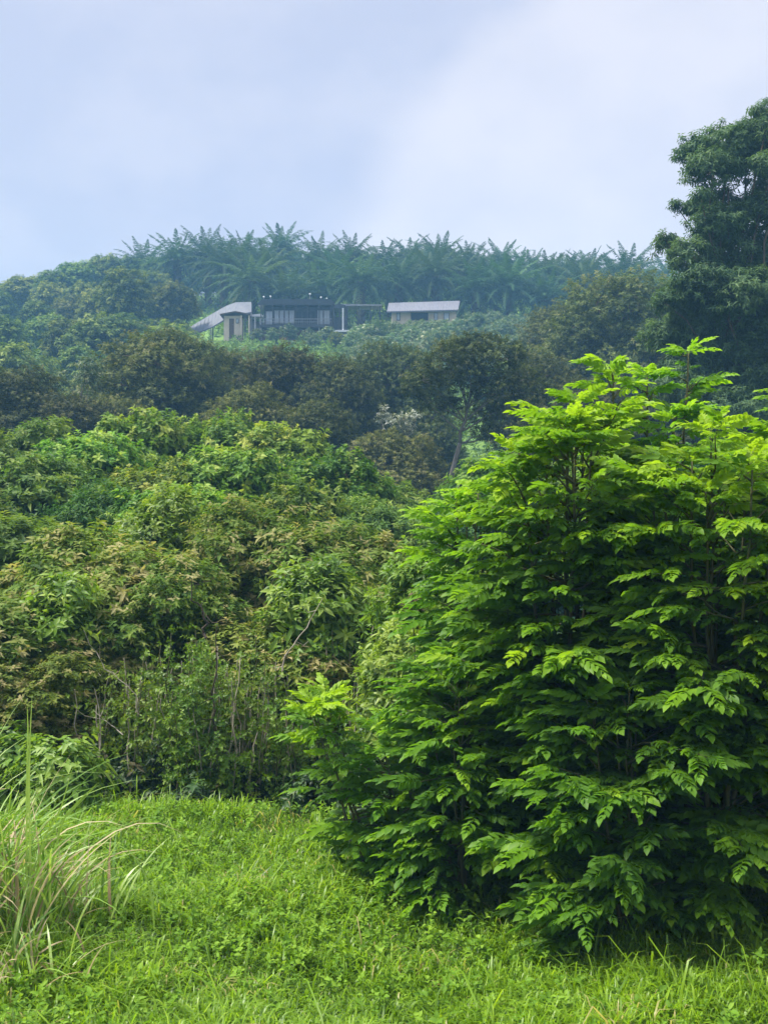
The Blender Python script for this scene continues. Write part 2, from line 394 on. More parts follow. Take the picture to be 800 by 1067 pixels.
def inst(vars_,i,used):
    k=(id(vars_),i)
    if k in used: return copy_tree(vars_[i])
    used.add(k); return vars_[i]
rr=np.random.default_rng(5)
for (px,py,Y,s,v,lab) in DSPEC:
    o=inst(DV,v,used); place_top(o,px,py,Y,s,13.2,rr.uniform(0,6.28)); tag(o,lab,'tree','dark trees in the valley')

# tall tree at the right edge, 45 m away
def tall_tree():
    rng=np.random.default_rng(42); Y=46.; k=Y/F
    L=[(768,150,38),(742,178,30),(735,152,24),(796,140,30),(800,182,24),(758,206,24),(735,214,17),(712,211,8),(722,213,8),(792,225,30),(748,240,30),(704,250,13),(696,247,8),
       (775,262,38),(722,270,26),(735,302,36),(712,312,24),(776,320,44),(730,345,34),(765,372,44),(742,400,36),(800,400,44),(820,200,34),(845,262,50),(835,330,60),(822,140,32),(800,118,16),(840,400,55),(760,440,45),(825,450,50),(716,382,22),(700,345,22),(704,405,26),(690,318,13),(722,425,30)]
    bx=(790-400)*k; zb=g1(bx,Y); lob=[]
    for (px,py,r) in L:
        x,_,z=at(px,py,Y); r=r*k
        lob.append((x-bx,rng.uniform(-1,1)*max(.3,1.6-r*.2),z-zb,r,r*.62))
    for (px,py,r) in [(790,165,26),(770,300,50),(800,360,55),(750,330,40)]:
        x,_,z=at(px,py,Y); lob.append((x-bx,rng.uniform(.5,2.5),z-zb,r*k,r*k*.7))
    o=broad_tree('tall_tree',rng,lob,33,T_tall,M['tallleaf'],M['bark'],.22,.3,.85,.42,.17,.22,fork=.35)
    o.location=(bx,Y,zb); tag(o,'very tall dark green tree with layered clumps against the sky','tree')
tall_tree()
def valley_giant():
    rng=np.random.default_rng(43); Y=55.; k=Y/F; bx=(461-400)*k; zb=g1(bx,Y); lob=[]
    for (px,py,r) in [(492,368,26),(462,378,22),(524,376,24),(475,360,16),(508,360,17),(440,398,20),(548,394,20),(482,398,27),(518,408,27),(446,420,13),(500,432,20),(538,428,22),(562,412,16),(428,410,11),(470,425,12),(548,450,15),(512,455,15)]:
        x,_,z=at(px,py,Y); r*=k; lob.append((x-bx,rng.uniform(-1,1.2)*max(.3,2-r),z-zb,r,r*.72))
    o=broad_tree('valley_tree',rng,lob,20,T_dark,M['dark'],M['bark_pale'],.13,.3,.8,.42,.22,.25,fork=.62)
    o.location=(bx,Y,zb); tag(o,'largest dark valley tree, its thin pale trunk showing below the crown','tree','dark trees in the valley')
valley_giant()

# hillside trees
def hill_var(i):
    rng=np.random.default_rng(200+i)
    lob=gen_lobes(rng,8,[3.4,2.9,3.8][i],[1.2,1.6,1.0][i],[18,15,20][i],[1.35,1.2,1.4][i],.72)
    return broad_tree('hillside_tree',rng,lob,4.6,T_far,M['hill'],M['bark'],.2,.2,.95,.48,.24,.3,fork=.3)
HV=grp(hill_var,3)
def skyline(px): return float(np.interp(px,[-100,0,25,50,100,130,150,200,250,300,350,400,450,500,550,570,600,640,680,760,900],[318,292,284,276,262,262,256,246,241,241,249,252,250,255,263,272,263,268,276,285,300]))
cand=[];hr=np.random.default_rng(9)
def free(x,y,d):
    return all((x-a)**2+(y-b)**2>d*d for a,b,_ in cand)
def zone(px,Y):
    """what grows at this place of the hill"""
    if Y>162 and 168<px<720: return None           # palms
    if Y>150 and 228<px<500: return None
    if 139<Y<163 and 185<px<500: return None        # houses
    if 96<Y<140 and 185<px<405: return 'low'        # view to the houses
    if 96<Y<140 and 370<px<600: return None         # pale saplings
    if 140<=Y<163 and 480<px<600: return None
    return 'tree'
tries=0
while tries<6000 and len(cand)<125:
    tries+=1
    Y=float(hr.choice([hr.uniform(88,140),hr.uniform(140,215)])); px=hr.uniform(-110,900); x=(px-400)/F*Y
    if abs(px-400)>520: continue
    z_=zone(px,Y)
    if z_!='tree' : continue
    if not free(x,Y,4.1 if Y<140 else 4.4): continue
    cand.append((x,Y,px))
NSK=len(cand)
cand.sort(key=lambda c:(c[1]))
rows={}
for (x,Y,px) in cand:
    v=int(hr.integers(0,3)); o=inst(HV,v,used); zb=g1(x,Y)
    s=hr.uniform(.8,1.2)*(1.0 if Y<150 else .85); h=8*s*hr.uniform(.8,1.08)
    # keep under the photographed skyline
    zmax=CAMZ+(533.5-skyline(px)-3)/F*Y
    if Y>150: h=min(h,max(3.2,zmax-zb))
    if Y<140 and px<200:
        lim=CAMZ+(533.5-(326+hr.uniform(0,12)))/F*Y if px>60 else 1e9
        h=min(h,max(3,lim-zb))
    o.location=(x,Y,zb); o.rotation_euler=(0,0,hr.uniform(0,6.28)); o.scale=(s,s,h/8.1)
    side='left' if px<210 else ('right' if px>560 else 'middle')
    rows.setdefault((side,Y<120,120<=Y<150),[]).append((px,o))
ORD='first second third fourth fifth sixth seventh eighth ninth tenth eleventh twelfth thirteenth fourteenth fifteenth sixteenth seventeenth eighteenth nineteenth twentieth'.split()
def ordinal(i):
    if i<20: return ORD[i]
    t=['','','twenty','thirty','forty','fifty'][(i+1)//10]
    u=(i+1)%10
    return (t+'-'+ORD[u-1]) if u else {'thirty':'thirtieth','forty':'fortieth','fifty':'fiftieth','twenty':'twentieth'}[t]
for (side,a,b),lst in rows.items():
    lst.sort(key=lambda t:t[0])
    band='lower slope' if a else ('middle slope' if b else 'upper slope')
    for i,(px,o) in enumerate(lst):
        where={'left':'left of the grey sloping roof','right':'right of the pale saplings','middle':'between the houses and the saplings'}[side]
        tag(o,f'hazy {band} tree {where}, {ordinal(i)} from the left','tree','hazy trees on the hillside')

SK=[(-60,308,0),(-28,304,1),(4,298,2),(30,289,0),(56,283,1),(84,274,2),(112,267,0),(136,268,1),(715,286,0),(745,290,1),(780,296,2),(820,300,0)]
for i,(px,top,v) in enumerate(SK):
    Y=186+hr.uniform(-4,6); o=inst(HV,v,used); place_top(o,px,top,Y,hr.uniform(.95,1.2),8,hr.uniform(0,6.28))
    tag(o,f'rounded tree on the skyline {"left" if px<400 else "right"} of the palms, {ordinal(i if px<400 else i-8)} from the left','tree','rounded trees on the skyline')
BK=[(165,268),(196,262),(228,262),(262,260),(300,258),(340,262),(378,266),(416,268),(452,266),(490,270),(528,272),(566,280),(604,278),(640,282),(676,286)]
for i,(px,top) in enumerate(BK):
    o=inst(HV,i%3,used); place_top(o,px,top,214+hr.uniform(-3,5),1.25,8,hr.uniform(0,6.28))
    tag(o,f'rounded tree filling the gaps behind the crest palms, {ordinal(i)} from the left','tree','trees behind the crest palms')
# pale saplings right of the houses
def sap_var(i):
    rng=np.random.default_rng(300+i)
    lob=gen_lobes(rng,4,1.5,.5,9,.62,.9)
    return broad_tree('pale_sapling',rng,lob,9,T_dark,M['palegreen'],M['bark'],.07,.4,1.05,.45,.22,.2,fork=.3)
SV=grp(sap_var,3); lst=[]; c2=[]
tr_=0
while tr_<4000 and len(lst)<150:
    tr_+=1
    Y=hr.uniform(118,162); px=hr.uniform(366,606); x=(px-400)/F*Y
    if Y>149.5 and px<488: continue
    if any((x-a)**2+(Y-b)**2<1.75**2 for a,b in c2): continue
    c2.append((x,Y)); o=inst(SV,int(hr.integers(0,3)),used); s=hr.uniform(.8,1.25)
    h=hr.uniform(3,4.6); zb=g1(x,Y); lim=CAMZ+(533.5-np.interp(px,[362,395,410,480,500,610],[343,331,334,330,316,306]))/F*Y
    h=min(h,max(1.0,lim-zb)); s=min(s,.35+h/4)
    o.location=(x,Y,zb); o.rotation_euler=(0,0,hr.uniform(0,6.28)); o.scale=(s,s,h/4.5); lst.append((px,o,Y))
for nm,f in (('upper rows',lambda Y:Y>=145),('middle rows',lambda Y:132<=Y<145),('lower rows',lambda Y:Y<132)):
    q=sorted([(a,o) for a,o,Y in lst if f(Y)],key=lambda t:t[0])
    for i,(a,o) in enumerate(q): tag(o,f'pale green sapling, {nm} below the pale roof, {ordinal(i)} from the left','sapling','pale saplings below the long pale roof')

# low bushes on the slope in front of the houses
lst=[]
for i in range(16):
    Y=hr.uniform(100,146); px=hr.uniform(188,400) if Y<138 else hr.choice([hr.uniform(255,300),hr.uniform(318,352),hr.uniform(380,404)]); x=(px-400)/F*Y
    src=HV if hr.random()<.45 else SV; v=int(hr.integers(0,3)); o=inst(src,v,used); H=8.1 if src is HV else 4.05
    zb=g1(x,Y); h=hr.uniform(1.2,2.6) if Y>138 else hr.uniform(2.,4.)
    lim=CAMZ+(533.5-(344+ (8 if Y<138 else 0)))/F*Y; h=min(h,max(.8,lim-zb)); H*=1.12; s=h/H*hr.uniform(1.0,1.5)
    o.name='slope_bush'; o.location=(x,Y,zb); o.rotation_euler=(0,0,hr.uniform(0,6.28)); o.scale=(s,s,h/H); lst.append((px,o))
for px,top,Y in ((284,340,146.5),(301,336,146),(322,341,146.5),(341,339,146),(268,341,146.5)):
    x=(px-400)/F*Y; o=inst(SV,int(hr.integers(0,3)),used); zb=g1(x,Y); h=CAMZ+(533.5-top)/F*Y-zb; o.name='slope_bush'; o.location=(x,Y,zb); o.scale=(h/3.6,h/3.6,h/4.5); lst.append((px,o))
lst.sort(key=lambda t:t[0])
for i,(px,o) in enumerate(lst): tag(o,f'low bush on the slope below the houses, {ordinal(i)} from the left','bush','low bushes on the slope below the houses')

# --- oil palms --------------------------------------------------------
def palm_var(i):
    rng=np.random.default_rng(400+i); root=empty('oil_palm'); g=Geo()
    H=[4.6,5.4,3.6,5.0][i]
    P=np.array([(0.05*math.sin(t*3),0.05*math.cos(t*2),-.5+t*(H+.5)) for t in np.linspace(-.8,1,9)])
    g.tube(P,[.42,.38,.40,.37,.40,.38,.42,.45,.30],9)
    for k in range(46):               # old frond bases on the trunk
        a=k*2.4; z=.3+k/46*(H-.3); p=np.array([math.cos(a)*.34,math.sin(a)*.34,z]); q=p+np.array([math.cos(a)*.26,math.sin(a)*.26,.26])
        g.tube([p,q],[.09,.04],4)
    g.build('trunk',M['palm_bark'],root,True)
    V=[];Fc=[];T=[];k=0
    nf=44
    for f in range(nf):
        t=f/(nf-1); az=f*2.39996+rng.uniform(-.15,.15); el=math.radians(74-112*t**.75+rng.uniform(-6,6)); L=rng.uniform(4.5,5.4)*(.62+.38*min(1,t*3.5))
        droop=rng.uniform(.55,.85)*(.35+.65*math.cos(max(0,el))); tone=.62-.35*t+rng.normal()*.14-(t>.9)*.0+ (.5 if t>.93 and rng.random()<.5 else 0)
        n=34; s=np.linspace(0,1,n); ang=el-droop*.95*s**1.5
        dr=np.stack([np.cos(ang),np.zeros(n),np.sin(ang)],1)*L/(n-1); Pm=np.cumsum(dr,0)
        side=np.array([0,1.,0]); Rz=rotz(az)
        Pm=Pm@Rz.T+np.array([math.cos(az)*.15,math.sin(az)*.15,H]); sd=Rz@side; dv=norm(dr)@Rz.T
        for j in range(2,n):
            for sg in (-1,1):
                ll=1.0*min(1,.3+s[j]/.2)*(1-.93*s[j])**.65*rng.uniform(.8,1.15)
                up=rng.choice([.3,.0,-.3]); 
                d0=norm(sd*sg*.8+dv[j]*(.45+.6*s[j])+np.array([0,0,up])); d1=norm(d0+np.array([0,0,-.75]))
                w=dv[j]*.05
                a=Pm[j]; b=a+d0*ll*.5; c=b+d1*ll*.5
                V+=[a-w*.6,a+w*.6,b+w,b-w,c]; Fc+=[(k,k+1,k+2),(k,k+2,k+3),(k+3,k+2,k+4)]; T+=[tone+rng.normal()*.05]*5; k+=5
        for j in range(n-1):
            w=sd*.045*(1-s[j]*.7); u=np.array([0,0,.05])
            V+=[Pm[j]-w,Pm[j]+w,Pm[j+1]+w,Pm[j+1]-w]; Fc+=[(k,k+1,k+2),(k,k+2,k+3)]; T+=[.8]*4; k+=4
    me=mesh_from('fronds',np.array(V),[np.array(Fc)],[M['palm']],tone=np.array(T)); link('crown',me,root)
    return root
PV=grp(palm_var,4)
plist=[]; pc=[]; pr=np.random.default_rng(21)
def add_palm(px,Y,top=None,row='',s=None,v=None):
    x=(px-400)/F*Y; v=int(pr.integers(0,4)) if v is None else v; H=[7.9,8.7,6.9,8.3][v]
    o=inst(PV,v,used); zb=g1(x,Y); s=s or pr.uniform(1.2,1.35)
    s=s*1.0; szz=s*pr.uniform(.95,1.08)
    if top is not None:
        m=[q for q in col.objects if q.parent is o and q.name.startswith('crown')][0].data.name
        if m not in HT: HT[m]=crown_top(o)
        szz=s*1.05; zt=CAMZ+(533.5-top)/F*Y; zb=zt-HT[m]*szz
        zb=min(zb,g1(x,Y)+2.6*szz)
    o.location=(x,Y,zb); o.rotation_euler=(pr.uniform(-.05,.05),pr.uniform(-.05,.05),pr.uniform(0,6.28)); o.scale=(s,s,szz); plist.append((row,px,o)); pc.append((x,Y))
for px,t in [(152,253),(184,244),(218,240),(255,242),(293,236),(330,247),(366,246),(398,251),(428,248),(458,245),(489,254),(520,252),(552,263),(584,264),(612,259),(642,266),(671,274)]:
    add_palm(px,188+pr.uniform(-4,8),t,'crest',s=1.3+pr.uniform(-.16,.12))
for px in (170,236,312,347,382,444,474,536,598,628,690):
    add_palm(px+pr.uniform(-6,6),200+pr.uniform(-3,10),None,'behind',s=1.1)
for px in (236,276,318,352,408,446,480,516,566,602,650):
    add_palm(px+pr.uniform(-4,4),176+pr.uniform(-3,3),None,'second')
for px,Y in ((262,167),(298,166),(334,167),(376,163),(415,166),(455,167),(496,163),(532,163),(570,163),(608,166),(650,166)):
    add_palm(px,Y,None,'front',s=1.36)
RN={'crest':'oil palm standing against the sky on the crest','behind':'oil palm tucked behind the crest palms','second':'oil palm in the row just below the crest palms','front':'oil palm in the lowest row behind the houses'}
for row in RN:
    q=sorted([(px,o) for r_,px,o in plist if r_==row],key=lambda t:t[0])
    for i,(px,o) in enumerate(q): tag(o,f'{RN[row]}, {ordinal(i)} from the left','palm tree','oil palms along the hill crest')
px=75; x,y,_=at(px,268,185)

# --- houses --------------------------------------------------------
def local(px,py,Y,ox,oz): 
    x,_,z=at(px,py,Y); return x-ox,z-oz
def dark_house():
    Y=150.; ox=at(318,0,Y)[0]; oz=g1(ox,Y)-.2; root=empty('long_house',(ox,Y,oz)); k=Y/F
    X=lambda px:(px-318)*k
    Z=lambda py:CAMZ+(533.5-py)*k-oz
    g=Geo(); g.box(X(275),X(346),.6,6,-1.5,Z(319)); g.build('wall',M['wall_dark'],root)
    g=Geo(); g.prism([(X(269),Z(318.5)),(X(349),Z(318.5)),(X(349),Z(316.8)),(X(345),Z(312.5)),(X(274),Z(312.5)),(X(269),Z(316.8))],-.6,6.6); g.build('roof',M['roof_dark'],root)
    for a,b,py0,py1,m in ((277,284,324,337,'glass'),(286,290,323,336,'glass'),(291.5,295,323,336,'glass'),(296.5,300,323,336,'glass'),(301.5,306,323,336,'glass'),(308,314,324,337,'opening'),(315,323,324,337,'opening'),(324.5,328,324,337,'opening'),(331,336,323,337,'glass'),(337.5,343,323,337,'glass')):
        fr=Geo(); fr.box(X(a)-.05,X(b)+.05,.5,.62,Z(py1)-.05,Z(py0)+.05); f=fr.build('window',M['wall_grey'] if m=='glass' else M['wall_dark'],root)
        p=Geo()
        xs=np.linspace(X(a)+.02,X(b)-.02,3)
        for x0,x1 in zip(xs[:-1],xs[1:]): p.box(x0+.03,x1-.03,.46,.52,Z(py1)+.04,Z(py0)-.04)
        p.build('pane',M[m],f)
    g=Geo(); g.box(X(272),X(347),-1.1,.6,Z(342.5),Z(339.5)); g.build('deck',M['wall_dark'],root)
    for px in (273,285,297,309,321,333,345.5):
        g=Geo(); g.box(X(px)-.06,X(px)+.06,-1.0,-.88,Z(339.6),Z(318.4)); g.build('post',M['wall_dark'],root)
        g=Geo(); g.box(X(px)-.08,X(px)+.08,-.9,-.7,-1.2,Z(342.4)); g.build('footing',M['wall_grey'],root)
    g=Geo(); 
    g.box(X(273),X(346),-1.08,-1.03,Z(334),Z(333.4)); g.box(X(273),X(346),-1.08,-1.03,Z(337),Z(336.6))
    for q in np.linspace(X(273),X(346),40): g.box(q-.012,q+.012,-1.07,-1.04,Z(339.5),Z(333.6))
    g.build('railing',M['wall_grey'],root)
    g=Geo(); g.box(X(262),X(352),-.2,-.05,-1.5,Z(344)); g.build('base_wall',M['brown'],root)
    tag(root,'long low dark house with glazed front and flat dark roof','house')
def porch():
    Y=149.; ox=at(354,0,Y)[0]; oz=g1(ox,Y)-.2; root=empty('porch_pavilion',(ox,Y,oz)); k=Y/F
    X=lambda px:(px-354)*k
    Z=lambda py:CAMZ+(533.5-py)*k-oz
    g=Geo(); g.prism([(X(347),Z(322)),(X(361),Z(322)),(X(360),Z(319)),(X(354),Z(317.5)),(X(348),Z(319))],-.8,2.2); g.build('roof',M['roof_dark'],root)
    for px,y in ((348,-.7),(354,-.7),(357.5,-.7),(360,-.7),(348,2.0),(360,2.0)):
        g=Geo(); g.box(X(px)-.09,X(px)+.09,y-.09,y+.09,Z(345),Z(322.1)); g.build('post',M['white'] if px in(357.5,) else M['wall_dark'],root)
    g=Geo(); g.box(X(345),X(364),-1.0,2.4,Z(347),Z(345.1)); g.build('deck',M['white'],root)
    g=Geo(); g.box(X(346),X(363),-.8,2.2,-1.5,Z(347.1)); g.build('base_wall',M['roof_dark'],root)
    g=Geo(); g.box(X(349),X(359),1.7,1.85,Z(345),Z(328)); g.build('back_panel',M['wall_dark'],root)
    tag(root,'small open pavilion with white posts at the right end of the dark house','pavilion')
def canopy():
    Y=153.; ox=at(372,0,Y)[0]; oz=g1(ox,Y)-.2; root=empty('walkway_canopy',(ox,Y,oz)); k=Y/F
    X=lambda px:(px-372)*k
    Z=lambda py:CAMZ+(533.5-py)*k-oz
    g=Geo(); g.prism([(X(352),Z(320)),(X(398),Z(320)),(X(398),Z(318.6)),(X(352),Z(318))],-1,2); g.build('roof',M['wall_grey'],root)
    for px in (362,374,386,396):
        g=Geo(); g.box(X(px)-.05,X(px)+.05,-.9,-.8,-1.2,Z(320.1)); g.build('post',M['wall_dark'],root)
    tag(root,'thin flat walkway roof on posts running right from the pavilion','canopy')
def hut():
    Y=148.; ox=at(247,0,Y)[0]; oz=g1(ox,Y)-.3; root=empty('small_hut',(ox,Y,oz)); k=Y/F
    X=lambda px:(px-247)*k
    Z=lambda py:CAMZ+(533.5-py)*k-oz
    g=Geo(); g.box(X(233.5),X(251),0,3,-1.5,Z(329)); g.build('wall',M['wall_tan'],root)
    g=Geo(); g.prism([(X(230),Z(329.2)),(X(246),Z(326.2)),(X(261),Z(329.2)),(X(261),Z(328)),(X(246),Z(325)),(X(230),Z(328))],-.7,3.6); g.build('roof',M['roof_brown'],root)
    fr=Geo(); fr.box(X(239),X(244),-.06,.02,-.8,Z(332)); f=fr.build('door',M['brown'],root)
    h=Geo(); h.box(X(243),X(243.6),-.12,-.06,Z(339),Z(338)); h.build('handle',M['wall_grey'],f)
    for px in (252,256,260):
        g=Geo(); g.box(X(px)-.08,X(px)+.08,-.5,-.34,-1.2,Z(329.2)); g.build('post',M['wall_dark'] if px==256 else M['wall_tan'],root)
    g=Geo(); g.box(X(246),X(249),-.05,.02,Z(337),Z(332)); w=g.build('window',M['wall_dark'],root)
    p=Geo(); p.box(X(246.5),X(248.5),-.07,-.05,Z(336.5),Z(332.5)); p.build('pane',M['glass'],w)
    tag(root,'small tan hut with a low brown roof left of the dark house','hut')
def white_stall():
    Y=151.; ox=at(266,0,Y)[0]; oz=g1(ox,Y)-.3; root=empty('white_shelter',(ox,Y,oz)); k=Y/F
    X=lambda px:(px-266)*k
    Z=lambda py:CAMZ+(533.5-py)*k-oz
    g=Geo(); g.prism([(X(259),Z(330.5)),(X(275),Z(330.5)),(X(273),Z(327.5)),(X(262),Z(328.5))],-.5,1.6); g.build('roof',M['white'],root)
    for px in (260,266,272):
        g=Geo(); g.box(X(px)-.09,X(px)+.09,-.3,-.12,-1.2,Z(330.6)); g.build('post',M['white'],root)
    g=Geo(); g.box(X(260),X(273),.8,1.2,-1.2,Z(334)); g.build('back_panel',M['wall_grey'],root)
    tag(root,'small white roofed shelter between the tan hut and the dark house','shelter')
def slope_roof():
    # long grey sheet roof stepping down the slope
    Y=152.; ox=at(226,0,Y)[0]; oz=g1(ox,Y)-1.; root=empty('sloping_shed',(ox,Y,oz)); k=Y/F
    def P(px,py,d): 
        x,_,z=at(px,py,Y+d); return (x-ox,d,z-oz)
    edge=[(190,345,348),(206,336,347),(222,326.5,341),(236,318.5,333),(246,315,328),(262,314.6,325)]
    V=[];n=len(edge)
    for (px,pt,pb) in edge: V+= [P(px,pt,3.6),P(px-(2 if px<240 else 0),max(pb,pt+2.5),-2.6)]
    V=np.array(V); low=V.copy(); low[:,2]-=.18
    Fs=[]
    for i in range(n-1): Fs.append((2*i,2*i+1,2*i+3,2*i+2))
    m=2*n
    Fs+= [tuple(m+a for a in reversed(f)) for f in list(Fs)]
    for i in range(n-1): Fs+=[(2*i+1,m+2*i+1,m+2*i+3,2*i+3),(2*i,2*i+2,m+2*i+2,m+2*i)]
    Fs+=[(0,m,m+1,1),(2*n-2,2*n-1,m+2*n-1,m+2*n-2)]
    g=Geo(); g.add(np.concatenate([V,low]),Fs); rf=g.build('roof',M['roof_grey'],root)
    rb=Geo()
    for i in range(n-1):
        for t in np.linspace(.0,1,5)[:-1]:
            a=V[2*i]*(1-t)+V[2*i+2]*t; b=V[2*i+1]*(1-t)+V[2*i+3]*t; a=a+[0,0,.01]; b=b+[0,0,.01]
            rb.tube([a,b],.025,4)
    rb.build('seam',M['roof_grey'],rf)
    for i in range(n):
        for q in (2*i,2*i+1):
            p=V[q]; g=Geo(); g.box(p[0]-.08,p[0]+.08,p[1]-.08,p[1]+.08,p[2]-5,p[2]-.2); g.build('post',M['wall_grey'],root)
    tag(root,'long grey sheet roof sloping down the hillside behind the tan hut','shed')
def pale_house():
    Y=152.; ox=at(440,0,Y)[0]; oz=CAMZ+(533.5-338)*Y/F; root=empty('pale_roofed_house',(ox,Y,oz)); k=Y/F
    X=lambda px:(px-440)*k
    Z=lambda py:CAMZ+(533.5-py)*k-oz
    g=Geo(); g.box(X(408),X(475),0,5,-4,Z(324.6)); g.build('wall',M['wall_tan'],root)
    # mono pitch roof sloping towards the camera
    V=[]
    g=Geo()
    def RP(px,py,d):
        x,_,z=at(px,py,Y+d); return (x-ox,d,z-oz)
    a=[RP(403,324.4,-.9),RP(477,322.6,-.9),RP(479,313.4,5.6),RP(405,315.6,5.6)]
    b=[(p[0],p[1],p[2]-.16) for p in a]
    g.add(a+b,[(0,1,2,3),(7,6,5,4),(0,4,5,1),(1,5,6,2),(2,6,7,3),(3,7,4,0)]); rf=g.build('roof',M['roof_pale'],root)
    A=np.array(a); rb=Geo()
    for t in np.linspace(.02,.98,26):
        p=A[0]*(1-t)+A[1]*t+[0,0,.03]; q=A[3]*(1-t)+A[2]*t+[0,0,.03]; rb.tube([p,q],.02,4)
    rb.build('seam',M['roof_pale'],rf)
    for x0,x1,m in ((413,417,'wall_dark'),(428,446,'opening'),(452,456,'wall_dark'),(462,468,'wall_dark')):
        f=Geo(); f.box(X(x0),X(x1),-.06,.02,Z(334),Z(326)); f=f.build('window',M[m],root)
        p=Geo(); p.box(X(x0)+.06,X(x1)-.06,-.09,-.06,Z(333.4),Z(326.2)); p.build('pane',M['glass'] if m=='wall_dark' else M['opening'],f)
    tag(root,'long pale lavender roofed house with tan walls right of the dark house','house')
def lamps():
    pts=[(275,309.5,'leftmost white globe lamp, above the left end of the dark roof'),(282,309,'white globe lamp second from the left above the dark roof'),(307,314,'low white globe lamp beside its pair above the middle of the dark roof'),
         (312.5,313.5,'brighter lamp of the low pair above the middle of the dark roof'),(321,312.5,'white globe lamp close under the tallest lamp'),(323,306.5,'tallest white globe lamp above the dark roof'),(334.5,310,'white globe lamp right of the tallest lamp'),(340.5,311,'rightmost and dimmest globe lamp above the dark roof')]
    for i,(px,py,lab) in enumerate(pts):
        Y=157.5; x,_,z=at(px,py,Y); zb=g1(x,Y); o=empty('garden_lamp',(x,Y,zb))
        g=Geo(); g.tube([(0,0,-.3),(0,0,z-zb-.12)],[.05,.035],6); g.build('pole',M['wall_grey'],o)
        g=Geo(); r=.12 if i<7 else .09; t=np.linspace(0,math.pi,8); g.tube([(0,0,z-zb-r*math.cos(a)) for a in t],[max(.01,r*math.sin(a)) for a in t],10); g.build('globe',M['white'],o,True)
        tag(o,lab,'lamp','white globe lamps behind the dark roof')
dark_house();porch();canopy();hut();white_stall();slope_roof();pale_house();lamps()

# --- whitish shrub, pale fronds in the valley ---------------------------------------
def pale_spot(px,py,Y,r,lab,seed,mat='silver',lobes=5,name='whitish_shrub'):
    rng=np.random.default_rng(seed); x,_,z=at(px,py,Y); zb=g1(x,Y); h=z-zb
    lob=[(rng.normal()*r*.6,rng.normal()*r*.4,h+rng.normal()*r*.5,r*rng.uniform(.35,.6),r*.4) for _ in range(lobes)]
    o=broad_tree(name,rng,lob,22,T_thick,M[mat],M['bark_pale'],.08,.4,1.4,.5,.25,.1,fork=.6); o.location=(x,Y,zb); tag(o,lab,'shrub')
pale_spot(426,444,61,.55,'whitish leafy shrub glimpsed in the gap beside the pale trunk',61)
pale_spot(404,434,61.5,.4,'smaller dull whitish shrub just left of the bright whitish one',62)
pale_spot(75,395,63,1.0,'pale grey-green leafy treetop above the dark trees at the left',63,'palegreen',6,'pale_treetop')
# --- canopy of mid green trees 20 - 34 m away --------------------------------------
def mid_var(i):
    rng=np.random.default_rng(500+i)
    H=6.; lob=gen_lobes(rng,H,[2.3,2.0,2.6,2.1][i],[1.2,1.5,1.0,1.3][i],[20,16,24,18][i],[.78,.72,.8,.7][i],.75)
    mat=[M['midgreen'],M['midgreen'],M['deepgreen'],M['deepgreen']][i]
    return broad_tree('canopy_tree',rng,lob,[34,36,26,60][i],[T_mid,T_mid,T_dark,T_near][i],mat,M['bark'],.13,.35,[1,.85,1,1.15][i],.42,.17,.28,young_frac=.12,fork=.3)
CV=grp(mid_var,4)
CSPEC=[(150,432,33,1.0,0,'light green canopy tree topping out left of centre below the dark dome'),
 (232,430,34,1.0,1,'light green tree on the top line of the canopy, right of the first one'),
 (290,446,33,.9,0,'pale green drooping tree at the top of the canopy near the centre'),
 (344,470,29,.95,1,'pale yellowish green tree at the right shoulder of the canopy'),
 (400,500,33,.85,2,'blue green tree low beside the dark trunk zone'),
 (40,440,33,.95,2,'bluish green tree at the top left corner of the canopy'),
 (-30,450,30,1.0,3,'dark green canopy tree crossing the left frame edge'),
 (90,456,28,1.0,0,'yellow tipped green tree in the upper left canopy'),
 (30,478,25,.95,2,'deep green bushy tree left in the canopy'),
 (165,482,26,.9,1,'mid green tree in the centre of the left canopy'),
 (240,470,27,.9,0,'light green drooping tree in the middle of the canopy'),
 (390,520,25,.75,3,'dark green tree behind the brown tipped crown, beside the bright shrub'),
 (455,524,34,.7,3,'shaded green tree at the foot of the dark valley trees'),
 (25,540,19,.78,2,'deep green large leaved tree at the left edge above the brown tipped trees'),
 (-25,520,21,.85,3,'dark leafy tree cut by the left edge, beside the deep green one'),
 (110,505,22,.75,3,'shaded green tree above the brown tipped crowns'),
 (190,510,21,.72,0,'bright green tree just behind the brown tipped crowns'),
 (310,505,23,.75,1,'yellowish green tree right behind the tallest brown tipped crown'),
 (520,480,30,.9,2,'green tree mostly hidden behind the bright pinnate tree'),
 (620,470,28,.9,3,'green tree fully shaded behind the two bright humps'),
 (740,470,28,.9,2,'deep green tree behind the right hump'),
 (850,450,27,.9,0,'green canopy tree beyond the right frame edge'),
 (-90,440,30,1.,1,'light green canopy tree beyond the left frame edge'),
]
for (px,py,Y,s,v,lab) in CSPEC:
    o=inst(CV,v,used); place_top(o,px,py+4,Y,s,6.15,rr.uniform(0,6.28)); tag(o,lab,'tree','green trees of the middle canopy')

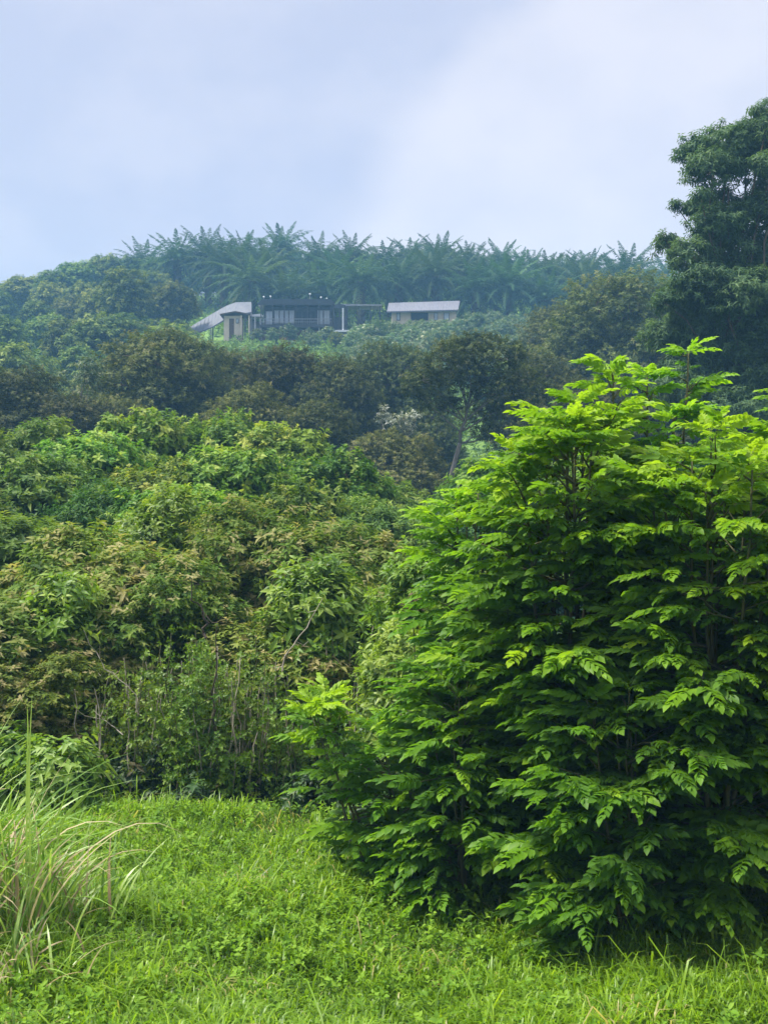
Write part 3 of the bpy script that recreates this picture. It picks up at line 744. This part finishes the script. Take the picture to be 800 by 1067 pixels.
# --- brown tipped trees 14 - 18 m away ---------------------------------------------
def flush_var(i):
    rng=np.random.default_rng(600+i)
    H=3.6; lob=gen_lobes(rng,H,[1.75,1.5,1.6][i],[.5,.7,.4][i],[22,18,20][i],[.5,.46,.48][i],.75)
    return broad_tree('brown_tipped_tree',rng,lob,[78,105,70][i],[T_near,T_thick,T_near][i],M['flush'],M['bark'],.09,.5,[1,.8,1.05][i],.38,.17,.2,young_frac=.14,fork=.25)
FV=grp(flush_var,3)
FSPEC=[(95,556,16.2,1.05,0,'brown tipped tree with a broad crown at the left'),
 (262,528,18,1.1,1,'tallest brown tipped tree, its crown near the centre'),
 (352,552,17.2,1.0,2,'brown tipped tree beside the left edge of the bright shrub'),
 (180,585,15.6,.9,1,'brown and green tree between the two broad brown tipped crowns'),
 (-10,625,14.8,.95,2,'olive brown tipped tree cut by the left edge'),
 (60,668,14.2,.75,1,'low olive tree with brown tips above the tall grass clump'),
 (300,640,15.2,.85,0,'low brown tipped tree hung with dry twigs'),
 (400,615,15.5,.75,1,'small brown tipped tree touching the bright shrub'),
 (470,600,16.5,.9,2,'brown tipped tree hidden behind the bright shrub'),
 (-110,590,16,1.,0,'brown tipped tree beyond the left frame edge'),
]
froots=[]
for (px,py,Y,s,v,lab) in FSPEC:
    o=inst(FV,v,used); place_top(o,px,py,Y,s,3.7,rr.uniform(0,6.28)); tag(o,lab,'tree','brown tipped trees behind the grass'); froots.append(o)
# bright green sprays growing through the brown tipped trees
def spray_shrub(px,py,Y,r,seed,lab,mat='vine',tmpl=None,n=9,lr=.35,dens=70,name='leafy_bush',cat='bush',group=None,size=1.1):
    rng=np.random.default_rng(seed); x,_,z=at(px,py,Y); zb=g1(x,Y); H=z-zb
    lob=gen_lobes(rng,H,r,max(.1,H-2*r-.8),n,lr,.8)
    o=broad_tree(name,rng,lob,dens,tmpl or T_near,M[mat],M['bark_green'],.045,.4,size,.5,.2,.2,fork=.4); o.location=(x,Y,zb); tag(o,lab,cat,group); return o
spray_shrub(165,522,18.8,.95,71,'vivid green leafy bush between the canopy and the brown tipped crowns')
spray_shrub(330,590,14.9,.55,72,'small vivid green bush poking out among brown tipped crowns')
spray_shrub(62,618,14.6,.6,73,'yellow green bush on the left brown tipped tree')
spray_shrub(440,585,13.0,.5,74,'tall slender yellow green bush at the left flank of the bright shrub',size=.8,n=14)
spray_shrub(430,665,12.2,.48,79,'fine leaved yellow green bush low at the left flank of the bright shrub',size=.75,n=14)

# bare branches belonging to the brown tipped trees
def bare(pts,Y,root,r,mat,seed):
    rng=np.random.default_rng(seed); P=np.array([at(px,py,Y) for px,py in pts]); 
    from mathutils import Matrix
    Mi=np.array((Matrix.LocRotScale(root.location,root.rotation_euler,root.scale)).inverted())
    def loc(Q): Q=np.asarray(Q); return Q@Mi[:3,:3].T+Mi[:3,3]
    t=np.linspace(0,len(P)-1,len(P)*3); Q=np.stack([np.interp(t,range(len(P)),P[:,i]) for i in range(3)],1)+rng.normal(size=(len(t),3))*.012
    g=Geo(); g.tube(loc(Q),np.linspace(r,r*.35,len(Q)),5)
    for j in range(3):
        i=rng.integers(2,len(Q)-1); d=rng.normal(size=3)*[.18,.1,.12]; g.tube(loc([Q[i],Q[i]+d*.6,Q[i]+d+[0,0,.08]]),[r*.4,r*.3,r*.15],4)
    g.build('bare_branch',M[mat],root)
bare([(144,745),(142,722),(118,702),(100,684),(88,656)],12.9,froots[5],.011,'twig',1)
bare([(128,765),(112,752),(98,742)],12.9,froots[5],.010,'twig',2)
bare([(213,665),(214,645),(208,632),(198,625)],13.2,froots[3],.02,'twig_dark',3)
bare([(292,708),(298,680),(315,660),(335,625)],13.3,froots[6],.014,'twig',4)
bare([(224,775),(222,730),(225,700),(227,650)],13.0,froots[3],.016,'twig_dark',5)

# --- vines and thicket at the edge of the grass -----------------------------------------
def vine(px,Y,w,ptop,seed,lab,n=34,dry=.55):
    rng=np.random.default_rng(seed); x0,_,zt=at(px,ptop,Y); zb=g1(x0,Y); root=empty('hanging_vine',(x0,Y,zb)); H=zt-zb
    g=Geo(); gd=Geo(); pos=[];tn=[]
    for i in range(n):
        x=rng.normal()*w*.5; y=rng.uniform(-.35,.5); h=H*rng.uniform(.6,1.05)*(1-.25*abs(x)/w); m=9
        P=np.stack([x+np.cumsum(rng.normal(size=m))*.03,y+np.cumsum(rng.normal(size=m))*.03,np.linspace(-.1,h,m)],1)
        dead=rng.random()<dry
        (gd if dead else g).tube(P,np.linspace(.011,.005,m),4)
        k=int(h*(6 if dead else 34)); t=rng.uniform(0,m-1,k); Q=np.stack([np.interp(t,range(m),P[:,c]) for c in range(3)],1)+rng.normal(size=(k,3))*[.07,.07,.04]
        pos.append(Q); tn.append(np.full(k,rng.uniform(.3,.7))+rng.normal(size=k)*.15)
    g.build('stem',M['bark_green'],root); gd.build('dry_stem',M['twig'],root)
    pos=np.concatenate(pos);tn=np.concatenate(tn)
    ax=norm(rng.normal(size=(len(pos),3))*[1,.6,.5]+[0,-.8,.5])
    me=scatter('foliage',T_small,pos,frames(ax,rng),rng.uniform(.6,1.15,len(pos)),tn,M['vine'],rng,.6); link('foliage',me,root)
    tag(root,lab,'vine','vines hanging at the grass edge')
vine(118,13.4,.55,690,81,'vine curtain hanging left of the brown stems, near the bare pale twig')
vine(172,13.6,.5,655,82,'leafy vine column just left of the pale trunk')
vine(206,13.3,.28,660,83,'narrow bright leafed vine climbing beside the pale trunk',26,.1)
vine(243,13.5,.45,665,84,'vine curtain right of the pale trunk')
vine(285,13.6,.55,700,85,'vine curtain above the dark hollow, left of the young pinnate shrub')
vine(225,13.2,.6,760,86,'low mat of vines at the grass edge below the pale trunk',30,.35)
vine(345,14.2,.6,660,87,'brownish vine curtain behind the young pinnate shrub',34,.6)
vine(395,14.0,.5,650,88,'brown vine tangle at the left flank of the bright shrub',30,.5)

def thicket(px,ptop,Y,r,seed,lab,mat='thicket',dens=46,n=12,sz=1.):
    rng=np.random.default_rng(seed); x,_,z=at(px,ptop,Y); zb=g1(x,Y); H=max(.5,z-zb)
    lob=gen_lobes(rng,H,r,-.2,n,min(.42,r*.4),.85)
    o=broad_tree('thicket_bush',rng,lob,dens,T_thick,M[mat],M['bark'],.03,.7,sz,.42,.2,.2,fork=.3); o.location=(x,Y,zb); tag(o,lab,'bush','bushes along the grass edge')
thicket(62,778,12.3,.42,91,'fresh green bush behind the tall grass clump','vine',60)
thicket(8,770,12.8,.6,92,'fresh green bush at the left edge behind the tall grass','vine',60)
thicket(105,770,13.8,.75,93,'dark shaded bush right of the fresh green bushes')
thicket(170,775,13.9,.8,94,'dim brownish bush at the grass edge under the vines')
thicket(240,785,13.8,.8,95,'dim thicket bush below the pale trunk')
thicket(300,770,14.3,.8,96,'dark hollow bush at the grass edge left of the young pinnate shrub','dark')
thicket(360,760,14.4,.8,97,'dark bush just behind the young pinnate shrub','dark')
thicket(430,740,13.6,.8,98,'dark bush behind the left flank of the bright shrub')
thicket(510,720,13.4,1.,99,'dark bush hidden behind the bright shrub')
thicket(620,700,13.4,1.1,910,'dark bush behind the middle of the bright shrub')
thicket(740,700,13.4,1.1,911,'dark bush behind the right hump')
thicket(860,700,13.0,1.1,912,'dark bush beyond the right frame edge')
thicket(-70,740,13.2,1.0,913,'dark bush beyond the left frame edge')
thicket(205,835,13.0,.42,914,'low leafy bush at the grass edge in the middle of the vines',sz=.8)
thicket(330,830,12.6,.35,915,'low dark bush at the left foot of the young pinnate shrub',sz=.8)
thicket(390,880,11.3,.3,916,'small green bush at the right foot of the young pinnate shrub',sz=.8)

# --- the bright pinnate trees in front ---------------------------------------------
rp=np.random.default_rng(31)
T_pin=[pinnate_template(rp,int(rp.integers(7,10)),rp.uniform(.32,.41),.105,.055,rp.uniform(.0,.30)) for _ in range(6)]
def pinnate_tree(px,Y,seed,H,R,stems,lab,leaf=1.,lean=(0,0),low=.12,dens=1.,ytop=.5,prof=None,group='pinnate leaved trees at the front',leader=0,name='pinnate_tree',cat='tree',tone0=.36):
    rng=np.random.default_rng(seed); x0=(px-400)/F*Y; zb=g1(x0,Y); root=empty(name,(x0,Y,zb))
    g=Geo(); pos=[];fy=[];tn=[];sz=[]
    prof=prof or ([0,.12,.35,.6,.85,.95,1.0],[.6,.88,1.,1.0,.9,.6,.2])
    for s in range(stems):
        a=s*2.4+rng.uniform(-.4,.4); out=R*rng.uniform(.05,.62) if s else 0.05
        h=H*(rng.uniform(.86,.99) if s else 1.)*(1-.10*(out/R)**2)
        if s<leader: h=H*1.0; 
        m=14; t=np.linspace(0,1,m)
        P=np.stack([math.cos(a)*out*t**.8+lean[0]*t+np.cumsum(rng.normal(size=m))*.012,math.sin(a)*out*t**.8+lean[1]*t+np.cumsum(rng.normal(size=m))*.012,h*t-.15*(1-t)],1)
        g.tube(P,np.linspace(.03,.007,m)*(H/4)**.5,6)
        nl=int(h/.105*dens)
        for j in range(nl):
            u=low+(1-low)*(j+rng.random())/nl; u=min(.995,u+.015*math.sin(u*h*11+s)); z=u*h; b=np.array([np.interp(u,t,P[:,c]) for c in range(3)])
            az=a+rng.uniform(-1.9,1.9) if s else rng.uniform(0,6.28)
            env=R*np.interp(z/H,prof[0],prof[1])
            cur=math.hypot(b[0]-lean[0]*z/H,b[1]-lean[1]*z/H)
            L=max(.12,(env-cur*.75)*rng.uniform(.6,1.08))
            if u>.93: L=rng.uniform(.08,.25)
            if rng.random()<.07: L*=1.3
            mm=6; q=np.linspace(0,1,mm); el=math.radians(rng.uniform(5,45)+30*max(0,u-.7)/.3)
            dirh=np.array([math.cos(az),math.sin(az),0])
            B=b+dirh*(L*q[:,None]*math.cos(el))+np.array([0,0,1])*((L*math.sin(el)*q-.20*L*q**2)[:,None])+np.cumsum(rng.normal(size=(mm,3)),0)*.008
            g.tube(B,np.linspace(.010,.003,mm),4)
            k=max(3,int(L/.072)); st=min(.9,rng.uniform(.15,.3) if L>.4 else .1)
            sht=rng.normal()*.09; tipb=rng.uniform(.15,.5) if rng.random()<.45 else .12
            for i in range(k):
                w=st+(1-st)*(i+1)/k; p=np.array([np.interp(w,q,B[:,c]) for c in range(3)])
                sgn=(-1)**i; off=(math.radians(rng.uniform(35,75))*sgn)*(1-w*.55)
                d=np.array([math.cos(az+off),math.sin(az+off),rng.uniform(-.05,.35)+ (.25 if u>.85 else 0)])
                pos.append(p);fy.append(d)
                rel=(p[2]/H); outer=math.hypot(*(p[:2]-np.array(lean)*rel))/max(.1,env)
                young=(w>.62)*(w-.5)*2*tipb*rng.uniform(.3,1.)+ytop*np.clip((rel-.62)/.38,0,1)*rng.uniform(.5,1.)
                tn.append(tone0+sht+rng.normal()*.11+young+(.5 if rng.random()<.012 else 0)); sz.append(rng.choice([rng.uniform(.5,.8),rng.uniform(.8,1.15)])*(1-.12*np.clip(rel-.5,0,.5)*2))
        # terminal rosette
        for i in range(7):
            az=i*2.4; pos.append(P[-1]); fy.append(np.array([math.cos(az),math.sin(az),rng.uniform(.3,1.1)])); tn.append(tone0+.25+ytop*.6+rng.normal()*.1); sz.append(rng.uniform(.55,.85))
    pos=np.array(pos);fy=norm(np.array(fy)); sz=np.array(sz)*leaf
    upv=norm(np.array([0,0,1.])+rng.normal(size=fy.shape)*.36); Z=norm(upv-(upv*fy).sum(1,keepdims=True)*fy); X=np.cross(fy,Z)
    rot=np.stack([X,fy,Z],axis=2)
    g.build('trunk',M['bark_green'],root,True)
    me=scatter('foliage',T_pin,pos,rot,sz,np.array(tn),M['pinnate'],rng,.04); link('crown',me,root)
    tag(root,lab,cat,group); return len(pos)
nl=0
nl+=pinnate_tree(594,9.7,1001,4.0,.92,9,'left hump of the big bright green pinnate shrub, reaching down to the grass')
nl+=pinnate_tree(735,9.2,1002,3.78,.98,9,'right hump of the bright pinnate shrub, with the large drooping leaves')
nl+=pinnate_tree(692,11.2,1003,4.6,.5,4,'tallest leader of the bright shrub, spiking up between the two humps',ytop=.35,lean=(.1,0))
nl+=pinnate_tree(652,11.0,1010,4.38,.3,2,'slim arching leader left of the tallest leader',ytop=.45,lean=(-.12,0),low=.4)
nl+=pinnate_tree(828,9.9,1004,4.2,.75,5,'narrow bright green leader cut by the right frame edge',ytop=.4)
nl+=pinnate_tree(500,10.4,1005,3.3,.52,6,'lower left shoulder of the bright green pinnate shrub',ytop=.4)
nl+=pinnate_tree(428,10.2,1011,1.4,.45,4,'bushy pinnate shrub between the young one and the waist high one',ytop=.35,name='pinnate_shrub',cat='shrub',lean=(-.15,0))
nl+=pinnate_tree(393,10.3,1006,1.62,.28,3,'young pinnate shrub with light green shoots at the left foot of the big one',ytop=.55,name='pinnate_shrub',cat='shrub',lean=(-.5,0))
nl+=pinnate_tree(480,9.8,1007,1.9,.5,5,'waist high pinnate shrub below the lower left shoulder',ytop=.2,name='pinnate_shrub',cat='shrub')
nl+=pinnate_tree(655,8.9,1008,1.9,.8,5,'low dark leaved pinnate shrub at the foot of the two humps',ytop=.0,tone0=.28,name='pinnate_shrub',cat='shrub')
nl+=pinnate_tree(900,9.4,1009,3.6,1.0,6,'bright pinnate tree beyond the right frame edge')
print('pinnate leaves',nl)
def leaf_clump():
    x,y,z=at(429,629,11.6); o=empty('dry_leaf_curl',(x,y,z)); rng=np.random.default_rng(3)
    me=scatter('leaf',T_small,rng.normal(size=(40,3))*.018,frames(rng.normal(size=(40,3)),rng),rng.uniform(.4,.8,40),rng.random(40)*.6,M['drygrey'],rng); link('leaf',me,o)
    g=Geo(); g.tube([(0,0,0),(.02,.05,-.3),(.05,.2,-.9)],[.006,.006,.008],5); g.build('stem',M['twig_dark'],o)
    tag(o,'curled dry brown leaf clump at the left flank of the bright shrub','dead leaves')
leaf_clump()

# --- tall grass clump at the left --------------------------------------------------
def blade_strip(P,w,nrm):
    """P (m,3) centre line; returns V,F"""
    m=len(P); T=np.gradient(P,axis=0); S=norm(np.cross(T,nrm)); V=[]
    for i in range(m): V+=[P[i]-S[i]*w[i]/2,P[i]+S[i]*w[i]/2]
    return np.array(V),[(2*i,2*i+1,2*i+3,2*i+2) for i in range(m-1)]
def tall_grass(px,Y,seed,n,lab,hmax=1.9,spread=.35,dry=.22,lean=(.15,0)):
    rng=np.random.default_rng(seed); x0=(px-400)/F*Y; root=empty('tall_grass_clump',(x0,Y,g1(x0,Y)))
    B={'green':[[],[],[],0],'dry':[[],[],[],0]}
    for i in range(n):
        k='dry' if rng.random()<dry else 'green'; L=hmax*rng.uniform(.45,1.1); az=rng.uniform(0,6.28)
        b=np.array([rng.normal()*spread*.5,rng.normal()*spread*.35,-.03]); el=math.radians(rng.uniform(50,88)); bend=rng.uniform(.2,1.5)*(1.25 if k=='dry' else 1)
        m=9; s=np.linspace(0,1,m); ang=el-bend*s**1.7
        d=np.stack([np.cos(ang)*math.cos(az)+lean[0]*s,np.cos(ang)*math.sin(az)+lean[1]*s,np.sin(ang)],1)*L/(m-1)
        P=b+np.cumsum(d,0); w=rng.uniform(.012,.026)*np.interp(s,[0,.15,.6,1],[.6,1,.8,.05])
        nn=np.array([-math.sin(az),math.cos(az),0.]); nn=norm(np.cross(np.array([math.cos(az),math.sin(az),0.3]),nn)+rng.normal(size=3)*.35)
        V,Fs=blade_strip(P,w,nn); q=B[k]; q[0].append(V); q[1]+=[tuple(a+q[3] for a in f) for f in Fs]; q[2].append(np.full(len(V),rng.uniform(0,1))); q[3]+=len(V)
    for k,(vs,fs,ts,_) in B.items():
        me=mesh_from('blades',np.concatenate(vs),[np.array(fs)],[M['tallgrass'] if k=='green' else M['straw']],tone=np.concatenate(ts)); o=link('blades' if k=='green' else 'dry_blades',me,root)
        if k=='dry': o['label']='straw coloured dry blades'
    tag(root,lab,'grass clump','tall grass clumps at the left')
    return root
tg=tall_grass(-4,8.6,2001,190,'tall arching grass clump with straw blades at the left frame edge',1.2,.5,.32)
# upright flowering stalk with folded blades
def stalk():
    g=Geo(); loc=np.array(tg.location)
    V=[];Fs=[];T=[];k=0; rng=np.random.default_rng(77)
    for pts,w in (([(22,1000),(26,900),(27,820),(31,770),(36,722)],.016),([(20,1000),(22,900),(25,830),(29,760),(31,735)],.014),([(30,985),(60,860),(82,835),(105,813)],.016),([(10,990),(20,930),(50,870),(90,830),(104,814)],.010),([(15,1000),(40,880),(62,845),(79,795)],.014),([(40,1000),(70,930),(98,900),(113,877)],.014)):
        P=np.array([at(a,b,8.35) for a,b in pts])-loc; t=np.linspace(0,len(P)-1,14); Q=np.stack([np.interp(t,range(len(P)),P[:,i]) for i in range(3)],1)
        Q[:,1]+=np.linspace(.2,-.05,14)
        ww=w*np.interp(np.linspace(0,1,14),[0,.6,1],[.8,1,.1]); v,f=blade_strip(Q,ww,np.array([.2,-1,.15])); V.append(v);Fs+=[tuple(a+k for a in q) for q in f];T.append(np.full(len(v),rng.uniform(.6,1)));k+=len(v)
    me=mesh_from('stalk',np.concatenate(V),[np.array(Fs)],[M['tallgrass']],tone=np.concatenate(T)); o=link('stalk',me,tg)
stalk()
tall_grass(-70,8.9,2002,200,'tall grass clump beyond the left frame edge',1.6,.5,.2)
tall_grass(70,8.9,2003,70,'shorter thin grass clump right of the tall arching clump',.8,.45,.15,lean=(.3,0))
tall_grass(20,7.9,2004,110,'low drooping dry grass clump below the tall arching clump',.65,.4,.45,lean=(.2,0))

# --- grass and weeds ------------------------------------------------------------------
def grass():
    rng=np.random.default_rng(900); nt_=17000
    y=rng.uniform(4.5,14.6,nt_); hw=2.2+.42*y; x=rng.uniform(-1,1,nt_)*hw
    edge=12.9+.35*np.sin(x*1.7)+.2*np.sin(x*4.1); keep=(y<edge); x,y=x[keep],y[keep]
    lum=.5+.5*np.sin(x*1.9+np.sin(y*2.3)*1.4)*np.sin(y*1.7+1+np.sin(x*1.1)); lum2=.5+.5*np.sin(x*5.3+y*3.1)*np.sin(y*4.7-x*2.2)
    nb=rng.integers(9,22,len(x)); ix=np.repeat(np.arange(len(x)),nb); n=len(ix)
    bx=x[ix]+rng.normal(size=n)*.055; by=y[ix]+rng.normal(size=n)*.055; bz=gz(bx,by)-.01
    H=(.06+.15*lum[ix]+.08*lum2[ix])*rng.uniform(.5,1.25,n); long_=rng.random(n)<.012; H=np.where(long_,H*1.8+.05,H); H*=1+.7*np.clip((by-11.8)/.8,0,1)*rng.random(n)
    az=rng.uniform(0,6.28,n); lean=rng.uniform(.15,1.35,n); w=rng.uniform(.004,.0095,n)
    dx,dy=np.cos(az),np.sin(az); roll=rng.uniform(-.6,.6,n); sx,sy=-np.sin(az+roll),np.cos(az+roll)
    V=np.zeros((n,7,3))
    def put(j,h,o,ww,sg,dz=0):
        V[:,j,0]=bx+dx*H*lean*o+sg*sx*w*ww; V[:,j,1]=by+dy*H*lean*o+sg*sy*w*ww; V[:,j,2]=bz+H*h*(1-.25*lean)+dz
    put(0,0,0,.7,-1);put(1,0,0,.7,1);put(2,.5,.22,1,-1);put(3,.5,.22,1,1);put(4,.85,.62,.7,-1);put(5,.85,.62,.7,1);put(6,.92,1.15,0,0)
    V[:,6,2]-=H*lean*.25*rng.random(n)
    b=(np.arange(n)*7)[:,None]
    q=np.concatenate([b+np.array([[0,1,3,2]]),b+np.array([[2,3,5,4]])]); t=b+np.array([[4,5,6]])
    tone=.42+.22*(lum[ix]-.5)+.10*(lum2[ix]-.5)+rng.normal(size=n)*.13+(rng.random(len(x))[ix]-.5)*.28; dead=np.clip(np.sin(bx*2.3+1)*np.sin(by*3.1+bx)-.45,0,1)*.35; tone=np.where(rng.random(n)<.012+dead,rng.uniform(.97,1,n),np.minimum(tone,.92))
    me=mesh_from('grass',V.reshape(-1,3),[q,t],[M['grass']],tone=np.repeat(tone,7))
    tag(link('grass',me),'bright green rough grass covering the open foreground','grass',kind='stuff')
    # broad leafed weeds
    n=17000; y=rng.uniform(4.5,12.9,n); x=rng.uniform(-1,1,n)*(2.2+.42*y); m=np.sin(x*1.3+2)*np.sin(y*1.6+x*.5)+rng.normal(size=n)*.5>.0; x,y=x[m],y[m]
    n=len(x); z=gz(x,y)+rng.uniform(.02,.17,n)
    Tw=[shoot_template(rng,6,.05,.042,.026,(5,50),True,.3) for _ in range(4)]
    ax=norm(rng.normal(size=(n,3))*.35+[0,-.1,1]); me=scatter('weeds',Tw,np.stack([x,y,z],1),frames(ax,rng),rng.uniform(.6,1.35,n),rng.uniform(.15,.85,n),M['weed'],rng)
    tag(link('weeds',me),'low broad leafed weeds mixed into the grass','weeds',kind='stuff')
    # undergrowth carpet under the trees
    n=26000; y=rng.uniform(13.6,60,n)**1.0; x=rng.uniform(-1,1,n)*(2+.5*y); z=gz(x,y)+rng.uniform(0,.35,n)
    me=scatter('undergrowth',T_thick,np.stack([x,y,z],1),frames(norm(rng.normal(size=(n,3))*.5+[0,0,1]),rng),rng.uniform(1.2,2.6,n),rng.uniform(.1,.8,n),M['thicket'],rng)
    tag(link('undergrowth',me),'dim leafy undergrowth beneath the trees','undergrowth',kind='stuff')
    n=30000; y=rng.uniform(60,215,n); x=rng.uniform(-1,1,n)*(2+.48*y); m=~((y>148)&(y<160)&(x>-28)&(x<14)); x,y=x[m],y[m]; n=len(x); z=gz(x,y)+rng.uniform(0,.4,n)
    me=scatter('slope_growth',T_far,np.stack([x,y,z],1),frames(norm(rng.normal(size=(n,3))*.5+[0,0,1]),rng),rng.uniform(.8,1.6,n),rng.uniform(.2,1.,n),M['slope'],rng)
    tag(link('slope_growth',me),'low green growth covering the hill slope','undergrowth',kind='stuff')
grass()

# ------------------------------------------------------------------ haze
HAZE=.00095
def haze():
    g=Geo(); g.box(-268,268,-68,348,-60,64); m=bpy.data.materials.new('haze_air'); t=nt(m)
    p=t.nodes.new('ShaderNodeVolumePrincipled'); p.inputs['Color'].default_value=(.28,.61,1.0,1); p.inputs['Density'].default_value=HAZE; p.inputs['Anisotropy'].default_value=.0
    o=t.nodes.new('ShaderNodeOutputMaterial'); t.links.new(p.outputs[0],o.inputs['Volume'])
    tag(g.build('haze',m),'thin bluish haze over the valley and hill','haze',kind='stuff')
haze()

# ------------------------------------------------------------------ sky, sun, camera
SUN_EL,SUN_AZ=62,274    # azimuth measured clockwise from +Y (view direction)
w=bpy.data.worlds.new('World'); sc.world=w; w.use_nodes=True; t=w.node_tree; t.nodes.clear(); N=t.nodes; L=t.links
sky=N.new('ShaderNodeTexSky'); sky.sky_type='NISHITA'; sky.sun_disc=False; sky.sun_elevation=R_(SUN_EL); sky.sun_rotation=R_(SUN_AZ); sky.air_density=1.2; sky.dust_density=1.5
tc=N.new('ShaderNodeTexCoord'); mp=N.new('ShaderNodeMapping'); mp.inputs['Scale'].default_value=(1,1,1.5); L.new(tc.outputs['Generated'],mp.inputs[0])
n1=N.new('ShaderNodeTexNoise'); n1.inputs['Scale'].default_value=3.2; n1.inputs['Detail'].default_value=5; n1.inputs['Roughness'].default_value=.45; n1.inputs['Distortion'].default_value=.3; L.new(mp.outputs[0],n1.inputs['Vector'])
# a bank of brighter cloud whose edge runs diagonally up the view
sep=N.new('ShaderNodeSeparateXYZ'); L.new(tc.outputs['Generated'],sep.inputs[0])
def math_(op,a,b):
    n=N.new('ShaderNodeMath'); n.operation=op
    for i,v in enumerate((a,b)):
        if v is None: continue
        if isinstance(v,(int,float)): n.inputs[i].default_value=v
        else: L.new(v,n.inputs[i])
    return n.outputs[0]
e=math_('SUBTRACT',sep.outputs['X'],math_('MULTIPLY',math_('SUBTRACT',sep.outputs['Z'],.215),.85))    # >-.05 right of the edge
e=math_('ADD',e,math_('MULTIPLY',math_('SUBTRACT',n1.outputs['Fac'],.5),.18))
mr=N.new('ShaderNodeMapRange'); mr.interpolation_type='SMOOTHSTEP'; mr.inputs[1].default_value=-.06; mr.inputs[2].default_value=.0; L.new(e,mr.inputs[0])
n2=N.new('ShaderNodeTexNoise'); n2.inputs['Scale'].default_value=9; n2.inputs['Detail'].default_value=6; n2.inputs['Roughness'].default_value=.5; L.new(mp.outputs[0],n2.inputs['Vector'])
r2=ramp_node(t,[(.38,(0,0,0)),(.62,(1,1,1))]); L.new(n2.outputs['Fac'],r2.inputs['Fac'])
fac=math_('ADD',math_('MULTIPLY',mr.outputs[0],.62),math_('MULTIPLY',r2.outputs[0],.30))
CB=3.7
c=N.new('ShaderNodeMix'); c.data_type='RGBA'; L.new(fac,c.inputs[0]); c.inputs[6].default_value=(.645*CB,.67*CB,.84*CB,1); c.inputs[7].default_value=(.94*CB,.90*CB,.97*CB,1)
mx=N.new('ShaderNodeMix'); mx.data_type='RGBA'; mx.inputs[0].default_value=.92; L.new(sky.outputs[0],mx.inputs[6]); L.new(c.outputs[2],mx.inputs[7])
# overcast sky, boosted overhead above the view as added soft fill light
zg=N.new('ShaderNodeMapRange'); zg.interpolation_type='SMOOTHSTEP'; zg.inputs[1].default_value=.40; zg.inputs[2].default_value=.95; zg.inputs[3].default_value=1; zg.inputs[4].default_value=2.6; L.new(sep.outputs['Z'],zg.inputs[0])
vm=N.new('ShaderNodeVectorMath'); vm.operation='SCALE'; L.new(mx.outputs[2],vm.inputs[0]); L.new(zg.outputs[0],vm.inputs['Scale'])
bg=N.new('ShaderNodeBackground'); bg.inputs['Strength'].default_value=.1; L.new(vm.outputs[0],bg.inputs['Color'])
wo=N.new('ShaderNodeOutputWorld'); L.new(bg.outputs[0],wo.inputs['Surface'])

sl=bpy.data.lights.new('sun','SUN'); sl.energy=3.4; sl.angle=R_(11); sl.color=(1,.95,.86); so=bpy.data.objects.new('sun',sl); col.objects.link(so)
el,az=R_(SUN_EL),R_(SUN_AZ); d=(math.sin(az)*math.cos(el),math.cos(az)*math.cos(el),math.sin(el))
from mathutils import Vector
so.rotation_euler=Vector(d).to_track_quat('Z','Y').to_euler(); so.location=(0,-20,90)

cam=bpy.data.cameras.new('camera'); co=bpy.data.objects.new('camera',cam); col.objects.link(co); sc.camera=co
co.location=(0,0,CAMZ); co.rotation_euler=(R_(90),0,0); cam.sensor_fit='VERTICAL'; cam.sensor_height=36; cam.lens=36*F/1067; cam.clip_start=.1; cam.clip_end=3000

sc.view_settings.view_transform='Standard'; sc.view_settings.look='None'; sc.view_settings.exposure=1.38; sc.view_settings.gamma=1
cy=sc.cycles; cy.max_bounces=9; cy.diffuse_bounces=5; cy.glossy_bounces=2; cy.transmission_bounces=5; cy.volume_bounces=1; cy.transparent_max_bounces=4
cy.use_denoising=True; cy.use_adaptive_sampling=True; cy.adaptive_threshold=.02
cy.caustics_reflective=False; cy.caustics_refractive=False
try: cy.denoiser='OPENIMAGEDENOISE'; cy.denoising_prefilter='ACCURATE'
except Exception: pass
